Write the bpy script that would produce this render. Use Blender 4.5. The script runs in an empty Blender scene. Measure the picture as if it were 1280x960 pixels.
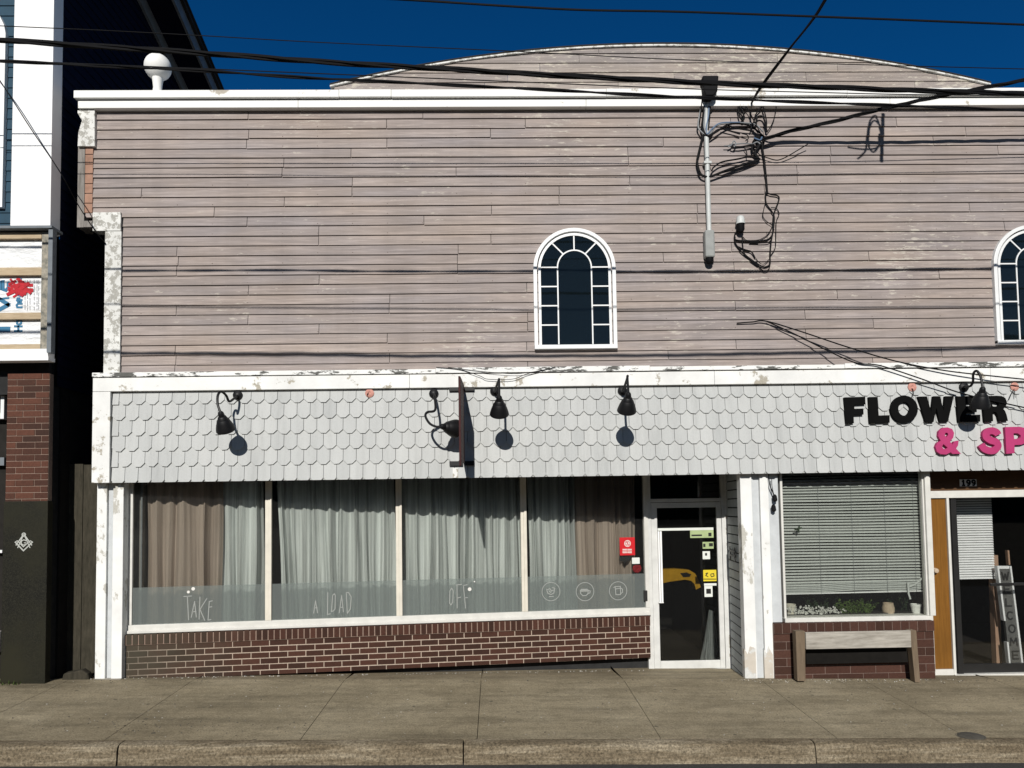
import bpy, bmesh, math, random
from mathutils import Vector, Matrix
random.seed(7)
R = math.radians
SC = bpy.context.scene
COL = SC.collection

# ------------------------------------------------------------------ camera
F_PX, D, H = 950.0, 8.6, 1.95
YAW, PIT, ROL, PY = 0.0223114, 0.0519051, -0.0151039, 585.79
cy, sy, cp, sp = math.cos(YAW), math.sin(YAW), math.cos(PIT), math.sin(PIT)
FW = Vector((sy*cp, cy*cp, sp)); RT0 = Vector((cy, -sy, 0)); UP0 = RT0.cross(FW)
RT = math.cos(ROL)*RT0 + math.sin(ROL)*UP0
UP = -math.sin(ROL)*RT0 + math.cos(ROL)*UP0
CAM = Vector((0, -D, H))
cd = bpy.data.cameras.new('camera'); cam = bpy.data.objects.new('camera', cd); COL.objects.link(cam)
cd.sensor_width = 36; cd.lens = F_PX/1280*36; cd.shift_y = (PY-480)/1280; cd.clip_end = 3000; cd.clip_start = .05
m = Matrix((RT, UP, -FW)).transposed().to_4x4(); m.translation = CAM; cam.matrix_world = m
SC.camera = cam
def ray(px, py): return FW + RT*((px-640)/F_PX) - UP*((py-PY)/F_PX)
def P(px, py, Y):
    d = ray(px, py); return CAM + d*((D+Y)/d.y)
def proj(p):
    v = p-CAM; k = v.dot(FW); return 640+F_PX*v.dot(RT)/k, PY-F_PX*v.dot(UP)/k

# ------------------------------------------------------------------ light
SA, ST = .12, .53                                   # sun travel per metre of depth: sideways, down
sd = bpy.data.lights.new('sun', 'SUN'); so = bpy.data.objects.new('sun', sd); COL.objects.link(so)
sd.energy = 4.6; sd.angle = R(.5); sd.color = (1, .965, .905)
so.rotation_euler = Vector((SA, 1, -ST)).to_track_quat('-Z', 'Y').to_euler(); so.location = (-5, -20, 14)
w = bpy.data.worlds.new('World'); SC.world = w; w.use_nodes = True
nt = w.node_tree; nt.nodes.clear()
sk = nt.nodes.new('ShaderNodeTexSky'); sk.sky_type = 'NISHITA'; sk.sun_disc = False
sk.sun_elevation = math.atan2(ST, math.hypot(SA, 1)); sk.sun_rotation = math.pi+math.atan2(SA, 1)
sk.altitude = 3500; sk.air_density = 1.0; sk.dust_density = 0.0; sk.ozone_density = 6.0
mx = nt.nodes.new('ShaderNodeMix'); mx.data_type = 'RGBA'; mx.blend_type = 'MULTIPLY'; mx.inputs[0].default_value = 1
tcw = nt.nodes.new('ShaderNodeTexCoord'); sxw = nt.nodes.new('ShaderNodeSeparateXYZ'); nt.links.new(tcw.outputs['Generated'], sxw.inputs[0])
mrw = nt.nodes.new('ShaderNodeMapRange'); mrw.interpolation_type = 'SMOOTHSTEP'; mrw.inputs[1].default_value = 0.0; mrw.inputs[2].default_value = .75; nt.links.new(sxw.outputs[1], mrw.inputs[0])
mxc = nt.nodes.new('ShaderNodeMix'); mxc.data_type = 'RGBA'; mxc.inputs[6].default_value = (1.12, 1.0, .80, 1); mxc.inputs[7].default_value = (.035, .575, .86, 1)
nt.links.new(mrw.outputs[0], mxc.inputs[0]); nt.links.new(mxc.outputs[2], mx.inputs[7])
bg = nt.nodes.new('ShaderNodeBackground'); bg.inputs[1].default_value = .075
ow = nt.nodes.new('ShaderNodeOutputWorld')
nt.links.new(sk.outputs[0], mx.inputs[6]); nt.links.new(mx.outputs[2], bg.inputs[0]); nt.links.new(bg.outputs[0], ow.inputs[0])
vs = SC.view_settings; vs.view_transform = 'Standard'; vs.look = 'None'; vs.exposure = 0; vs.gamma = 1; vs.use_curve_mapping = False

# ------------------------------------------------------------------ materials
MATS = {}
class NB:
    def __init__(s, name):
        s.m = bpy.data.materials.new(name); s.m.use_nodes = True; s.t = s.m.node_tree
        s.b = s.t.nodes['Principled BSDF']; s.out = s.t.nodes['Material Output']; MATS[name] = s.m
        s.tc = s.t.nodes.new('ShaderNodeTexCoord')
    def n(s, typ, **kw):
        o = s.t.nodes.new(typ)
        for k, v in kw.items(): setattr(o, k, v)
        return o
    def l(s, a, b): s.t.links.new(a, b)
    def map(s, sc, loc=(0, 0, 0)):
        mp = s.n('ShaderNodeMapping'); mp.inputs['Scale'].default_value = sc; mp.inputs['Location'].default_value = loc
        s.l(s.tc.outputs['Object'], mp.inputs[0]); return mp.outputs[0]
    def noise(s, scale, detail=5, rough=.6, vec=None):
        o = s.n('ShaderNodeTexNoise'); o.inputs['Scale'].default_value = scale; o.inputs['Detail'].default_value = detail
        o.inputs['Roughness'].default_value = rough
        s.l(vec if vec else s.tc.outputs['Object'], o.inputs['Vector']); return o.outputs['Fac']
    def ramp(s, fac, stops):
        o = s.n('ShaderNodeValToRGB'); e = o.color_ramp.elements
        while len(e) < len(stops): e.new(.5)
        for i, (p, c) in enumerate(stops):
            e[i].position = p; e[i].color = (*c, 1) if not isinstance(c, (int, float)) else (c, c, c, 1)
        s.l(fac, o.inputs[0]); return o.outputs[0]
    def mix(s, fac, a, b, mode='MIX'):
        o = s.n('ShaderNodeMix'); o.data_type = 'RGBA'; o.blend_type = mode
        for v, i in ((fac, 0), (a, 6), (b, 7)):
            if isinstance(v, (int, float)): o.inputs[i].default_value = v
            elif isinstance(v, tuple): o.inputs[i].default_value = (*v, 1)
            else: s.l(v, o.inputs[i])
        return o.outputs[2]
    def mul(s, a, b):
        o = s.n('ShaderNodeMath'); o.operation = 'MULTIPLY'
        for v, i in ((a, 0), (b, 1)):
            if isinstance(v, (int, float)): o.inputs[i].default_value = v
            else: s.l(v, o.inputs[i])
        return o.outputs[0]
    def tone(s):
        o = s.n('ShaderNodeAttribute'); o.attribute_name = 'tone'; return o.outputs['Fac']
    def bump(s, h, st=.3, dist=.01):
        o = s.n('ShaderNodeBump'); o.inputs['Strength'].default_value = st; o.inputs['Distance'].default_value = dist
        s.l(h, o.inputs['Height']); s.l(o.outputs[0], s.b.inputs['Normal'])
    def color(s, c):
        if isinstance(c, tuple): s.b.inputs['Base Color'].default_value = (*c, 1)
        else: s.l(c, s.b.inputs['Base Color'])
    def rough(s, r, spec=.3, metal=0):
        s.b.inputs['Roughness'].default_value = r; s.b.inputs['Specular IOR Level'].default_value = spec; s.b.inputs['Metallic'].default_value = metal
        return s.m

def plain(name, c, r=.6, spec=.3, metal=0, var=.25, sc=8):
    b = NB(name); nz = b.noise(sc, 6)
    b.color(b.mix(b.ramp(nz, [(.3, 0.), (.7, 1.)]), tuple(x*(1-var) for x in c), tuple(min(1, x*(1+var*.6)) for x in c)))
    b.bump(nz, .08, .004); return b.rough(r, spec, metal)
def peeling(name, c, under, amount, sc=9, dirt=.25, stretch=(1, 1, 1)):
    b = NB(name); v = b.map(stretch)
    n1 = b.noise(sc, 9, .68, v); n2 = b.noise(sc*.23, 4, .55, v)
    av = b.n('ShaderNodeMath', operation='MULTIPLY_ADD'); b.l(n2, av.inputs[0]); av.inputs[1].default_value = .85; b.l(b.mul(n1, .5), av.inputs[2])
    lo = .86-amount
    k = b.ramp(av.outputs[0], [(lo, 0.), (lo+.035, 1.)])
    d = b.ramp(b.noise(2.5, 7, .65), [(.35, 1.), (.75, 1-dirt)])
    u = b.mix(b.noise(40, 4), tuple(x*.55 for x in under), under)
    b.color(b.mix(k, b.mix(1.0, c, d, 'MULTIPLY'), u)); b.bump(b.mul(k, -1), .3, .004)
    return b.rough(.65, .25)

def siding_mat(name, c0, c1, c2, peel, flecks=(.5, .46, .40)):
    b = NB(name); t = b.tone()
    base = b.ramp(t, [(0., c0), (.35, c1), (.8, c2), (1., tuple(x*1.12 for x in c2))])
    st = b.noise(5, 8, .7, b.map((.35, 1, 9)))
    base = b.mix(.58, base, b.ramp(st, [(.25, .6), (.5, .97), (.75, 1.8)]), 'MULTIPLY')
    wet = b.ramp(b.noise(2.2, 6, .65, b.map((1.6, 1, .10), (9, 0, 0))), [(.3, .86), (.55, 1.0), (.75, 1.05)]); base = b.mix(.7, base, wet, 'MULTIPLY')
    hue = b.ramp(b.noise(1.1, 5, .6, b.map((.6, 1, 3), (4, 0, 0))), [(.3, (.93, .97, 1.06)), (.7, (1.08, 1.0, .90))]); base = b.mix(.55, base, hue, 'MULTIPLY')
    g = b.noise(28, 5, .6, b.map((.25, 1, 8)))
    base = b.mix(.35, base, b.ramp(g, [(.3, .7), (.7, 1.2)]), 'MULTIPLY')
    big = b.noise(.55, 4, .6)
    pn = b.noise(13, 10, .75, b.map((.45, 1, 2.2)))
    pk = b.n('ShaderNodeMath', operation='MULTIPLY_ADD'); b.l(big, pk.inputs[0]); pk.inputs[1].default_value = .5; b.l(pn, pk.inputs[2])
    k = b.ramp(pk.outputs[0], [(1.0-peel, 0.), (1.0-peel+.05, .75)])
    b.color(b.mix(k, base, flecks)); b.bump(g, .12, .003); return b.rough(.75, .2)
siding_mat('wood_siding', (.264, .230, .218), (.290, .251, .236), (.328, .281, .258), .14)
siding_mat('arch_siding', (.255, .225, .210), (.29, .255, .235), (.335, .295, .265), .22, (.54, .50, .42))
peeling('white_paint', (.80, .80, .78), (.50, .46, .38), .10, sc=14, dirt=.2)
peeling('worn_white_paint', (.76, .76, .73), (.46, .45, .41), .17, sc=60, dirt=.3)
peeling('edge_flaked_paint', (.80, .80, .78), (.13, .13, .12), .15, sc=26, stretch=(.8, 1, 3), dirt=.1)
peeling('clean_white_paint', (.82, .82, .80), (.55, .5, .42), .06, dirt=.08)
peeling('post_paint', (.80, .80, .78), (.60, .58, .52), .10, sc=16, dirt=.2, stretch=(1,1,.6))
plain('grey_siding_paint', (.36, .38, .385), .6, .25, var=.15)
plain('grey_board_paint', (.52, .54, .55), .6, .25, var=.12)
plain('bare_cladding', (.36, .21, .15), .8, .2)

peeling('bare_post', (.58, .53, .46), (.74, .74, .71), .22, sc=14, dirt=.3)
def shingle():
    b = NB('shingle_paint'); t = b.tone()
    base = b.ramp(t, [(0., (.43, .44, .435)), (.12, (.46, .47, .463)), (1., (.505, .513, .503))])
    sp_ = b.ramp(b.noise(120, 3, .7), [(.33, .72), (.52, 1.)])
    st = b.ramp(b.noise(3, 8, .7, b.map((2, 1, .22))), [(.3, .80), (.5, .98), (.7, 1.06)])
    b.color(b.mix(.45, b.mix(.8, base, st, 'MULTIPLY'), sp_, 'MULTIPLY')); b.bump(b.noise(60, 4), .12, .002); return b.rough(.7, .2)
shingle()
plain('dark_gap', (.03, .03, .03), .9, .1)
def brick(name, c0, c1, c2, dirt=None):
    b = NB(name); base = b.ramp(b.tone(), [(0., c0), (.5, c1), (1., c2)])
    base = b.mix(.6, base, b.ramp(b.noise(45, 6, .7), [(.3, .6), (.7, 1.25)]), 'MULTIPLY')
    if dirt:
        geo = b.n('ShaderNodeNewGeometry'); sx = b.n('ShaderNodeSeparateXYZ'); b.l(geo.outputs['Position'], sx.inputs[0])
        ad = b.n('ShaderNodeMath', operation='MULTIPLY_ADD'); b.l(b.noise(2.2, 6, .7), ad.inputs[0]); ad.inputs[1].default_value = -1.6; b.l(sx.outputs[0], ad.inputs[2])
        mr = b.n('ShaderNodeMapRange'); b.l(ad.outputs[0], mr.inputs[0]); mr.inputs[1].default_value = dirt[0]; mr.inputs[2].default_value = dirt[1]
        mr.inputs[3].default_value = .75; mr.inputs[4].default_value = 0
        base = b.mix(mr.outputs[0], base, (.055, .052, .036))
    b.color(base); b.bump(b.noise(60, 5), .25, .003); return b.rough(.75, .2)
brick('maroon_brick', (.034, .0150, .0095), (.050, .0205, .0130), (.070, .028, .018), (-5.1, -3.6))
brick('mortar', (.43, .345, .275), (.43, .345, .275), (.43, .345, .275), (-5.2, -3.9))
brick('big_brick', (.044, .020, .0135), (.060, .026, .018), (.075, .034, .024))
brick('big_mortar', (.17, .12, .10), (.17, .12, .10), (.17, .12, .10))
brick('red_brick', (.042, .020, .014), (.078, .031, .020), (.11, .043, .027))
brick('pier_mortar', (.27, .19, .15), (.27, .19, .15), (.27, .19, .15))
def granite():
    b = NB('black_granite'); v = b.n('ShaderNodeTexVoronoi'); v.inputs['Scale'].default_value = 120; b.l(b.tc.outputs['Object'], v.inputs[0])
    sp_ = b.ramp(v.outputs['Color'], [(.3, (.008, .008, .006)), (.9, (.024, .023, .016))])
    b.color(b.mix(b.ramp(b.noise(1.4, 5), [(.4, 0.), (.65, 1.)]), sp_, (.020, .019, .011))); return b.rough(.5, .15)
granite()
plain('lamp_black', (.007, .007, .008), .5, .3, var=.3)
plain('cable_black', (.005, .005, .006), .7, .15, var=.2)
plain('cable_grey', (.20, .21, .22), .5, .3, var=.2)
plain('cable_blue', (.10, .16, .26), .5, .3, var=.2)
plain('conduit_grey', (.52, .54, .53), .45, .35, var=.15)
plain('box_grey', (.30, .31, .30), .55, .3, var=.2)
plain('dark_space_black', (.010, .009, .008), .8, .1, var=.3)
plain('rust_stain', (.10, .07, .055), .9, .1)
plain('slate_board', (.12, .12, .115), .7, .2, var=.3)
plain('slate_letter', (.035, .035, .035), .7, .1)
plain('rust_red', (.045, .008, .008), .6, .2, var=.4)
plain('letter_black', (.004, .004, .004), .8, .08, var=.2)
plain('letter_pink', (.41, .040, .142), .6, .2, var=.1)
plain('letter_pink_side', (.20, .015, .05), .5, .3, var=.1)
plain('pink_primer', (.55, .27, .22), .7, .2, var=.3, sc=30)
plain('frame_metal', (.62, .61, .57), .45, .4, var=.1)
plain('cream_metal', (.66, .62, .53), .5, .35, var=.1)
plain('door_metal', (.60, .60, .58), .4, .4, var=.12)
plain('dark_metal', (.016, .0155, .015), .4, .4, var=.2)
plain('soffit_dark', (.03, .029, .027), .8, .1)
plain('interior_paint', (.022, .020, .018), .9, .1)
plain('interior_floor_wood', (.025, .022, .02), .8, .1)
plain('vinyl_white', (.75, .76, .76), .4, .4, var=.06)
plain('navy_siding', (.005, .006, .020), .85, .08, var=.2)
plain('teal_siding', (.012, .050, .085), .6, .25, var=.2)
plain('eave_grey', (.16, .18, .20), .6, .3, var=.2)
plain('roof_dark', (.03, .03, .03), .9, .1)
plain('white_metal', (.84, .84, .83), .5, .3, var=.05)
plain('pilaster_white', (.85, .85, .85), .5, .3, var=.05, sc=2)
plain('flashing_grey', (.46, .46, .44), .5, .3)
plain('wrap_blue', (.045, .17, .30), .6, .2, var=.1)
plain('wrap_red', (.46, .018, .028), .6, .2, var=.3, sc=30)
plain('print_grey', (.30, .31, .33), .6, .2)
plain('emblem_grey', (.42, .43, .40), .5, .3, var=.1)
plain('sticker_glare_white', (.68, .70, .66), .5, .3, var=.06)
plain('sticker_green', (.36, .44, .22), .5, .3, var=.15)
plain('sticker_yellow', (.66, .52, .03), .5, .3, var=.1)
plain('reflection_yellow', (.72, .38, .02), .4, .4, var=.15)
plain('notice_red', (.55, .012, .018), .45, .4, var=.1)
plain('print_white', (.72, .70, .66), .6, .2, var=.05)
plain('film_print', (.30, .31, .295), .7, .1, var=.05)
plain('bow_red', (.28, .008, .015), .6, .2)
plain('terracotta', (.42, .33, .24), .7, .2)
plain('pot_cream', (.55, .52, .44), .5, .3)
plain('pot_white', (.66, .67, .64), .45, .3, var=.08)
plain('blossom_white', (.46, .46, .43), .7, .2, var=.1)
plain('leaf_green', (.06, .10, .018), .6, .3, var=.5, sc=20)
plain('dark_leaf', (.02, .04, .015), .6, .3, var=.5, sc=20)
plain('moss_green', (.05, .075, .02), .9, .1, var=.5)
plain('rubble', (.36, .34, .30), .9, .1, var=.3)
plain('cover_iron', (.075, .068, .056), .7, .3, var=.3, sc=30)
plain('debris_white', (.62, .60, .55), .9, .1)
plain('orange_dot', (.5, .2, .02), .7)

def wood(name, c0, c1, sc=(14, 14, 1.2), r=.6, seed=0):
    b = NB(name); n1 = b.noise(3, 8, .7, b.map(sc, (seed, 0, 0))); n2 = b.noise(1.2, 4)
    b.color(b.mix(.5, b.ramp(n1, [(.3, c0), (.7, c1)]), b.ramp(n2, [(.3, .65), (.7, 1.2)]), 'MULTIPLY')); b.bump(n1, .2, .004); return b.rough(r, .25)
wood('varnished_oak', (.13, .056, .010), (.225, .100, .018), (16, 16, .7), .4)
wood('brown_board', (.06, .028, .012), (.10, .05, .02), (1.5, 20, 20))
wood('weathered_plank', (.22, .20, .17), (.45, .42, .37), (1.5, 14, 14), .8)
wood('weathered_leg', (.11, .08, .055), (.20, .15, .10), (14, 14, 1.5), .8)
wood('raw_timber', (.36, .27, .17), (.52, .42, .29), (2, 16, 16), .8)
wood('worn_timber', (.10, .11, .10), (.46, .41, .33), (6, 6, 5), .85, 3)
wood('lumber', (.33, .20, .13), (.46, .31, .22), (20, 20, 1), .7)
wood('alley_board', (.022, .020, .013), (.060, .052, .037), (9, 9, 1.8), .9)
wood('old_corner', (.14, .13, .115), (.30, .28, .26), (12, 12, 1.5), .85)

def wrap():
    b = NB('house_wrap'); n1 = b.noise(4, 6, .6, b.map((1, 1, 2.5)))
    b.color(b.mix(b.ramp(n1, [(.35, 0.), (.7, 1.)]), (.70, .71, .72), (.84, .85, .86))); b.bump(n1, .8, .05); return b.rough(.4, .35)
wrap()
def sidewalk():
    b = NB('sidewalk_concrete')
    n1 = b.noise(.9, 6, .6); n2 = b.noise(9, 7, .7); n3 = b.noise(65, 6, .75); n4 = b.noise(2.2, 8, .7, b.map((.5, 2.5, 1)))
    base = b.ramp(n1, [(.3, (.196, .162, .106)), (.55, (.256, .215, .145)), (.75, (.328, .281, .196))])
    base = b.mix(.7, base, b.ramp(n2, [(.28, .68), (.5, 1.), (.75, 1.2)]), 'MULTIPLY')
    base = b.mix(.8, base, b.ramp(n4, [(.3, .62), (.5, 1.), (.72, 1.2)]), 'MULTIPLY')
    base = b.mix(.8, base, b.ramp(n3, [(.32, .45), (.5, 1.), (.68, 1.5)]), 'MULTIPLY')
    sc_ = b.ramp(b.noise(3.3, 12, .82, b.map((1, 1.8, 1), (3, 1, 0))), [(.605, 0.), (.68, .5)])
    vo = b.n('ShaderNodeTexVoronoi'); vo.inputs['Scale'].default_value = 3.4; b.l(b.tc.outputs['Object'], vo.inputs[0])
    gum = b.ramp(vo.outputs['Distance'], [(.055, .7), (.075, 0.)]); base = b.mix(gum, base, (.06, .055, .045))
    st2 = b.ramp(b.noise(1.3, 7, .7, b.map((.25, 2.2, 1), (5, 2, 0))), [(.35, .75), (.5, 1.), (.68, 1.18)]); base = b.mix(.8, base, st2, 'MULTIPLY')
    gr = b.ramp(b.noise(26, 5, .75), [(.30, .55), (.42, 1.)]); base = b.mix(.7, base, gr, 'MULTIPLY')
    b.color(b.mix(sc_, base, (.40, .37, .30))); b.bump(n3, .35, .004); return b.rough(.9, .15)
sidewalk()
def kerbm():
    b = NB('kerb_stone'); n1 = b.noise(3, 9, .75, b.map((.35, 1, 5))); n2 = b.noise(48, 6, .75)
    base = b.ramp(n1, [(.33, (.085, .064, .040)), (.5, (.172, .138, .092)), (.7, (.34, .29, .21))])
    b.color(b.mix(.9, base, b.ramp(n2, [(.34, .35), (.5, 1.), (.66, 1.7)]), 'MULTIPLY')); b.bump(n2, .8, .015); return b.rough(.9, .15)
kerbm()
plain('asphalt', (.055, .054, .052), .9, .2, var=.5, sc=60)
plain('dirt', (.05, .045, .035), .95, .05, var=.4)
plain('hill_green', (.03, .045, .02), .95, .05, var=.5, sc=.2)

def fabric(name, c, trans=.3, var=.2, sc=(6, 6, .25)):
    b = NB(name); nz = b.noise(6, 6, .6, b.map(sc))
    colr = b.mix(1.0, c, b.ramp(nz, [(.3, 1-var), (.7, 1+var*.4)]), 'MULTIPLY')
    df = b.n('ShaderNodeBsdfDiffuse'); tr = b.n('ShaderNodeBsdfTranslucent'); b.l(colr, df.inputs[0]); b.l(colr, tr.inputs[0])
    ms = b.n('ShaderNodeMixShader'); ms.inputs[0].default_value = trans
    b.l(df.outputs[0], ms.inputs[1]); b.l(tr.outputs[0], ms.inputs[2]); b.l(ms.outputs[0], b.out.inputs[0]); return b.m
fabric('taupe_cloth', (.40, .325, .275), .1, .35, (3, 3, .06))
fabric('sheer_cloth', (.66, .69, .68), .15, .60, (3.5, 3.5, .05))
def glass(name, tint, ior=1.5, haze=0.0, hc=(.5, .5, .5)):
    b = NB(name); tr = b.n('ShaderNodeBsdfTransparent'); tr.inputs[0].default_value = (*tint, 1)
    gl = b.n('ShaderNodeBsdfGlossy'); gl.inputs['Roughness'].default_value = .02
    fr = b.n('ShaderNodeFresnel'); fr.inputs[0].default_value = ior
    src = tr.outputs[0]
    if haze:
        df = b.n('ShaderNodeBsdfDiffuse'); df.inputs[0].default_value = (*hc, 1); m0 = b.n('ShaderNodeMixShader')
        m0.inputs[0].default_value = haze; b.l(tr.outputs[0], m0.inputs[1]); b.l(df.outputs[0], m0.inputs[2]); src = m0.outputs[0]
    ms = b.n('ShaderNodeMixShader'); b.l(fr.outputs[0], ms.inputs[0]); b.l(src, ms.inputs[1]); b.l(gl.outputs[0], ms.inputs[2])
    b.l(ms.outputs[0], b.out.inputs[0]); return b.m
glass('shop_glass', (.90, .91, .895), haze=.012, hc=(.4, .4, .4))
glass('clear_glass', (.90, .905, .90), haze=.0)
glass('dark_glass', (.72, .73, .72), haze=.003)
glass('upper_glass', (.42, .50, .54), 1.45, haze=.03, hc=(.10, .16, .20))
glass('frost_film', (.84, .86, .85), 1.3, haze=.24, hc=(.30, .33, .32))

# ------------------------------------------------------------------ mesh helpers
class Fr:                                            # a vertical plane: s along it, z up, d out towards the street
    def __init__(s, o, u):
        s.o = Vector((o[0], o[1], 0)); s.u = Vector((u[0], u[1], 0)).normalized(); s.n = Vector((s.u.y, -s.u.x, 0))
    def pt(s, a, z, d=0): return s.o + s.u*a + s.n*d + Vector((0, 0, z))
    def px(s, x, y, d=0):
        r = ray(x, y); t = ((s.o+s.n*d)-CAM).dot(s.n)/r.dot(s.n); q = CAM+r*t
        return (q-s.o).dot(s.u), q.z
def FY(Y): return Fr((0, Y), (1, 0))

class MB:
    def __init__(s): s.v = []; s.f = []; s.t = []; s.mi = []
    def face(s, idx, tone=.5, mi=0): s.f.append(idx); s.t.append(tone); s.mi.append(mi)
    def poly(s, F, pts, d0, d1, tone=.5, mi=0, side=None, dback=None):
        """a prism: outline pts (s,z), anticlockwise, from depth d0 (back) to d1 (front)"""
        a = sum(pts[i][0]*pts[(i+1) % len(pts)][1]-pts[(i+1) % len(pts)][0]*pts[i][1] for i in range(len(pts)))
        if a < 0: pts = pts[::-1]
        n = len(pts); k = len(s.v)
        df = d1 if isinstance(d1, (list, tuple)) else [d1]*n
        if a < 0 and isinstance(d1, (list, tuple)): df = df[::-1]
        s.v += [F.pt(p[0], p[1], d0) for p in pts]+[F.pt(p[0], p[1], dd) for p, dd in zip(pts, df)]
        s.face([k+n+i for i in range(n)], tone, mi); s.face([k+i for i in reversed(range(n))], tone, mi)
        for i in range(n):
            j = (i+1) % n; s.face([k+i, k+j, k+n+j, k+n+i], tone, mi if side is None else side)
    def box(s, F, a0, a1, z0, z1, d0, d1, tone=.5, mi=0):
        if a1 < a0: a0, a1 = a1, a0
        if z1 < z0: z0, z1 = z1, z0
        s.poly(F, [(a0, z0), (a1, z0), (a1, z1), (a0, z1)], min(d0, d1), max(d0, d1), tone, mi)
    def ring(s, F, outer, inner, d0, d1, tone=.5, closed=True):
        n = len(outer); k = len(s.v)
        for pts in (outer, inner):
            for d in (d0, d1): s.v += [F.pt(p[0], p[1], d) for p in pts]
        A, B, C_, E_ = k, k+n, k+2*n, k+3*n
        for i in range(n if closed else n-1):
            j = (i+1) % n
            s.face([B+i, B+j, E_+j, E_+i], tone); s.face([A+j, A+i, C_+i, C_+j], tone)
            s.face([A+i, A+j, B+j, B+i], tone); s.face([C_+j, C_+i, E_+i, E_+j], tone)
        if not closed:
            for i in (0, n-1): s.face([A+i, B+i, E_+i, C_+i], tone)
    def stroke(s, F, pts, wd, d, th=.003, tone=.5):
        for i in range(len(pts)-1):
            (x0, z0), (x1, z1) = pts[i], pts[i+1]; L = math.hypot(x1-x0, z1-z0)
            if L < 1e-6: continue
            nx, nz = -(z1-z0)/L*wd/2, (x1-x0)/L*wd/2; ex, ez = (x1-x0)/L*wd*.3, (z1-z0)/L*wd*.3
            e = (i % 2)*.0006
            s.poly(F, [(x0-nx-ex, z0-nz-ez), (x1-nx+ex, z1-nz+ez), (x1+nx+ex, z1+nz+ez), (x0+nx-ex, z0+nz-ez)], d, d+th+e, tone)
    def tube(s, pts, r, n=6, tone=.5):
        pts = [Vector(p) for p in pts]; k = len(s.v); up = None
        for i, p in enumerate(pts):
            t = (pts[min(i+1, len(pts)-1)]-pts[max(i-1, 0)])
            if t.length < 1e-9: t = Vector((0, 0, 1))
            t.normalize()
            if up is None: up = t.orthogonal().normalized()
            up = (up-t*up.dot(t))
            if up.length < 1e-6: up = t.orthogonal()
            up.normalize(); b = t.cross(up); rr = r[i] if isinstance(r, (list, tuple)) else r
            s.v += [p+(up*math.cos(2*math.pi*q/n)+b*math.sin(2*math.pi*q/n))*rr for q in range(n)]
        for i in range(len(pts)-1):
            for q in range(n): s.face([k+i*n+q, k+i*n+(q+1) % n, k+(i+1)*n+(q+1) % n, k+(i+1)*n+q], tone)
        s.face([k+q for q in reversed(range(n))], tone); e = k+(len(pts)-1)*n; s.face([e+q for q in range(n)], tone)
    def lathe(s, c, axis, prof, n=20, tone=.5, cap=True):
        """prof: (distance along axis, radius)"""
        c = Vector(c); axis = Vector(axis).normalized(); x = axis.orthogonal().normalized(); y = axis.cross(x); k = len(s.v)
        for h_, r_ in prof: s.v += [c+axis*h_+(x*math.cos(2*math.pi*q/n)+y*math.sin(2*math.pi*q/n))*r_ for q in range(n)]
        for i in range(len(prof)-1):
            for q in range(n): s.face([k+i*n+q, k+i*n+(q+1) % n, k+(i+1)*n+(q+1) % n, k+(i+1)*n+q], tone)
        if cap:
            s.face([k+q for q in reversed(range(n))], tone); e = k+(len(prof)-1)*n; s.face([e+q for q in range(n)], tone)
    def build(s, name, mat, parent=None, smooth=False, bevel=0, label=None):
        me = bpy.data.meshes.new(name)
        base = parent.matrix_world.translation.copy() if parent else None
        off = Vector((0, 0, 0))
        if parent:
            q = parent; off = Vector((0, 0, 0))
            while q: off += q.location; q = q.parent
            loc = Vector((0, 0, 0))
        else:
            xs = [v.x for v in s.v]; ys = [v.y for v in s.v]; off = Vector(((min(xs)+max(xs))/2, (min(ys)+max(ys))/2, min(v.z for v in s.v))); loc = off
        me.from_pydata([v-off for v in s.v], [], s.f)
        for mm in (mat if isinstance(mat, (list, tuple)) else [mat]): me.materials.append(MATS[mm])
        at = me.attributes.new('tone', 'FLOAT', 'FACE'); at.data.foreach_set('value', s.t)
        me.polygons.foreach_set('material_index', s.mi)
        if smooth: me.polygons.foreach_set('use_smooth', [True]*len(me.polygons))
        bm = bmesh.new(); bm.from_mesh(me); bmesh.ops.recalc_face_normals(bm, faces=bm.faces); bm.to_mesh(me); bm.free()
        if smooth:
            try: me.set_sharp_from_angle(angle=R(40))
            except Exception: pass
        o = bpy.data.objects.new(name, me); COL.objects.link(o); o.location = loc
        if parent: o.parent = parent
        if bevel:
            bv = o.modifiers.new('bevel', 'BEVEL'); bv.width = bevel; bv.segments = 2; bv.limit_method = 'ANGLE'; bv.angle_limit = R(50)
        if label: o['label'] = label
        return o
def tag(o, label, cat, group=None, kind=None):
    o['label'] = label; o['category'] = cat
    if group: o['group'] = group
    if kind: o['kind'] = kind
    return o
def empty(name, loc, label, cat, group=None):
    o = bpy.data.objects.new(name, None); COL.objects.link(o); o.location = loc; o.empty_display_size = .2
    return tag(o, label, cat, group)
def part(name, parent):                              # an Empty part carrying sub-parts
    o = bpy.data.objects.new(name, None); COL.objects.link(o); o.parent = parent; o.empty_display_size = .1; return o
def cat_rom(pts, k=6):
    pts = [Vector(p) for p in pts]; out = []
    for i in range(len(pts)-1):
        a, b, c, d = pts[max(i-1, 0)], pts[i], pts[i+1], pts[min(i+2, len(pts)-1)]
        for j in range(k):
            t = j/k; out.append(.5*((2*b)+(c-a)*t+(2*a-5*b+4*c-d)*t*t+(3*b-a-3*c+d)*t**3))
    return out+[pts[-1]]
def arc(cx, cz, rx, rz, a0, a1, n): return [(cx+rx*math.cos(R(a0+(a1-a0)*i/n)), cz+rz*math.sin(R(a0+(a1-a0)*i/n))) for i in range(n+1)]

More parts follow.
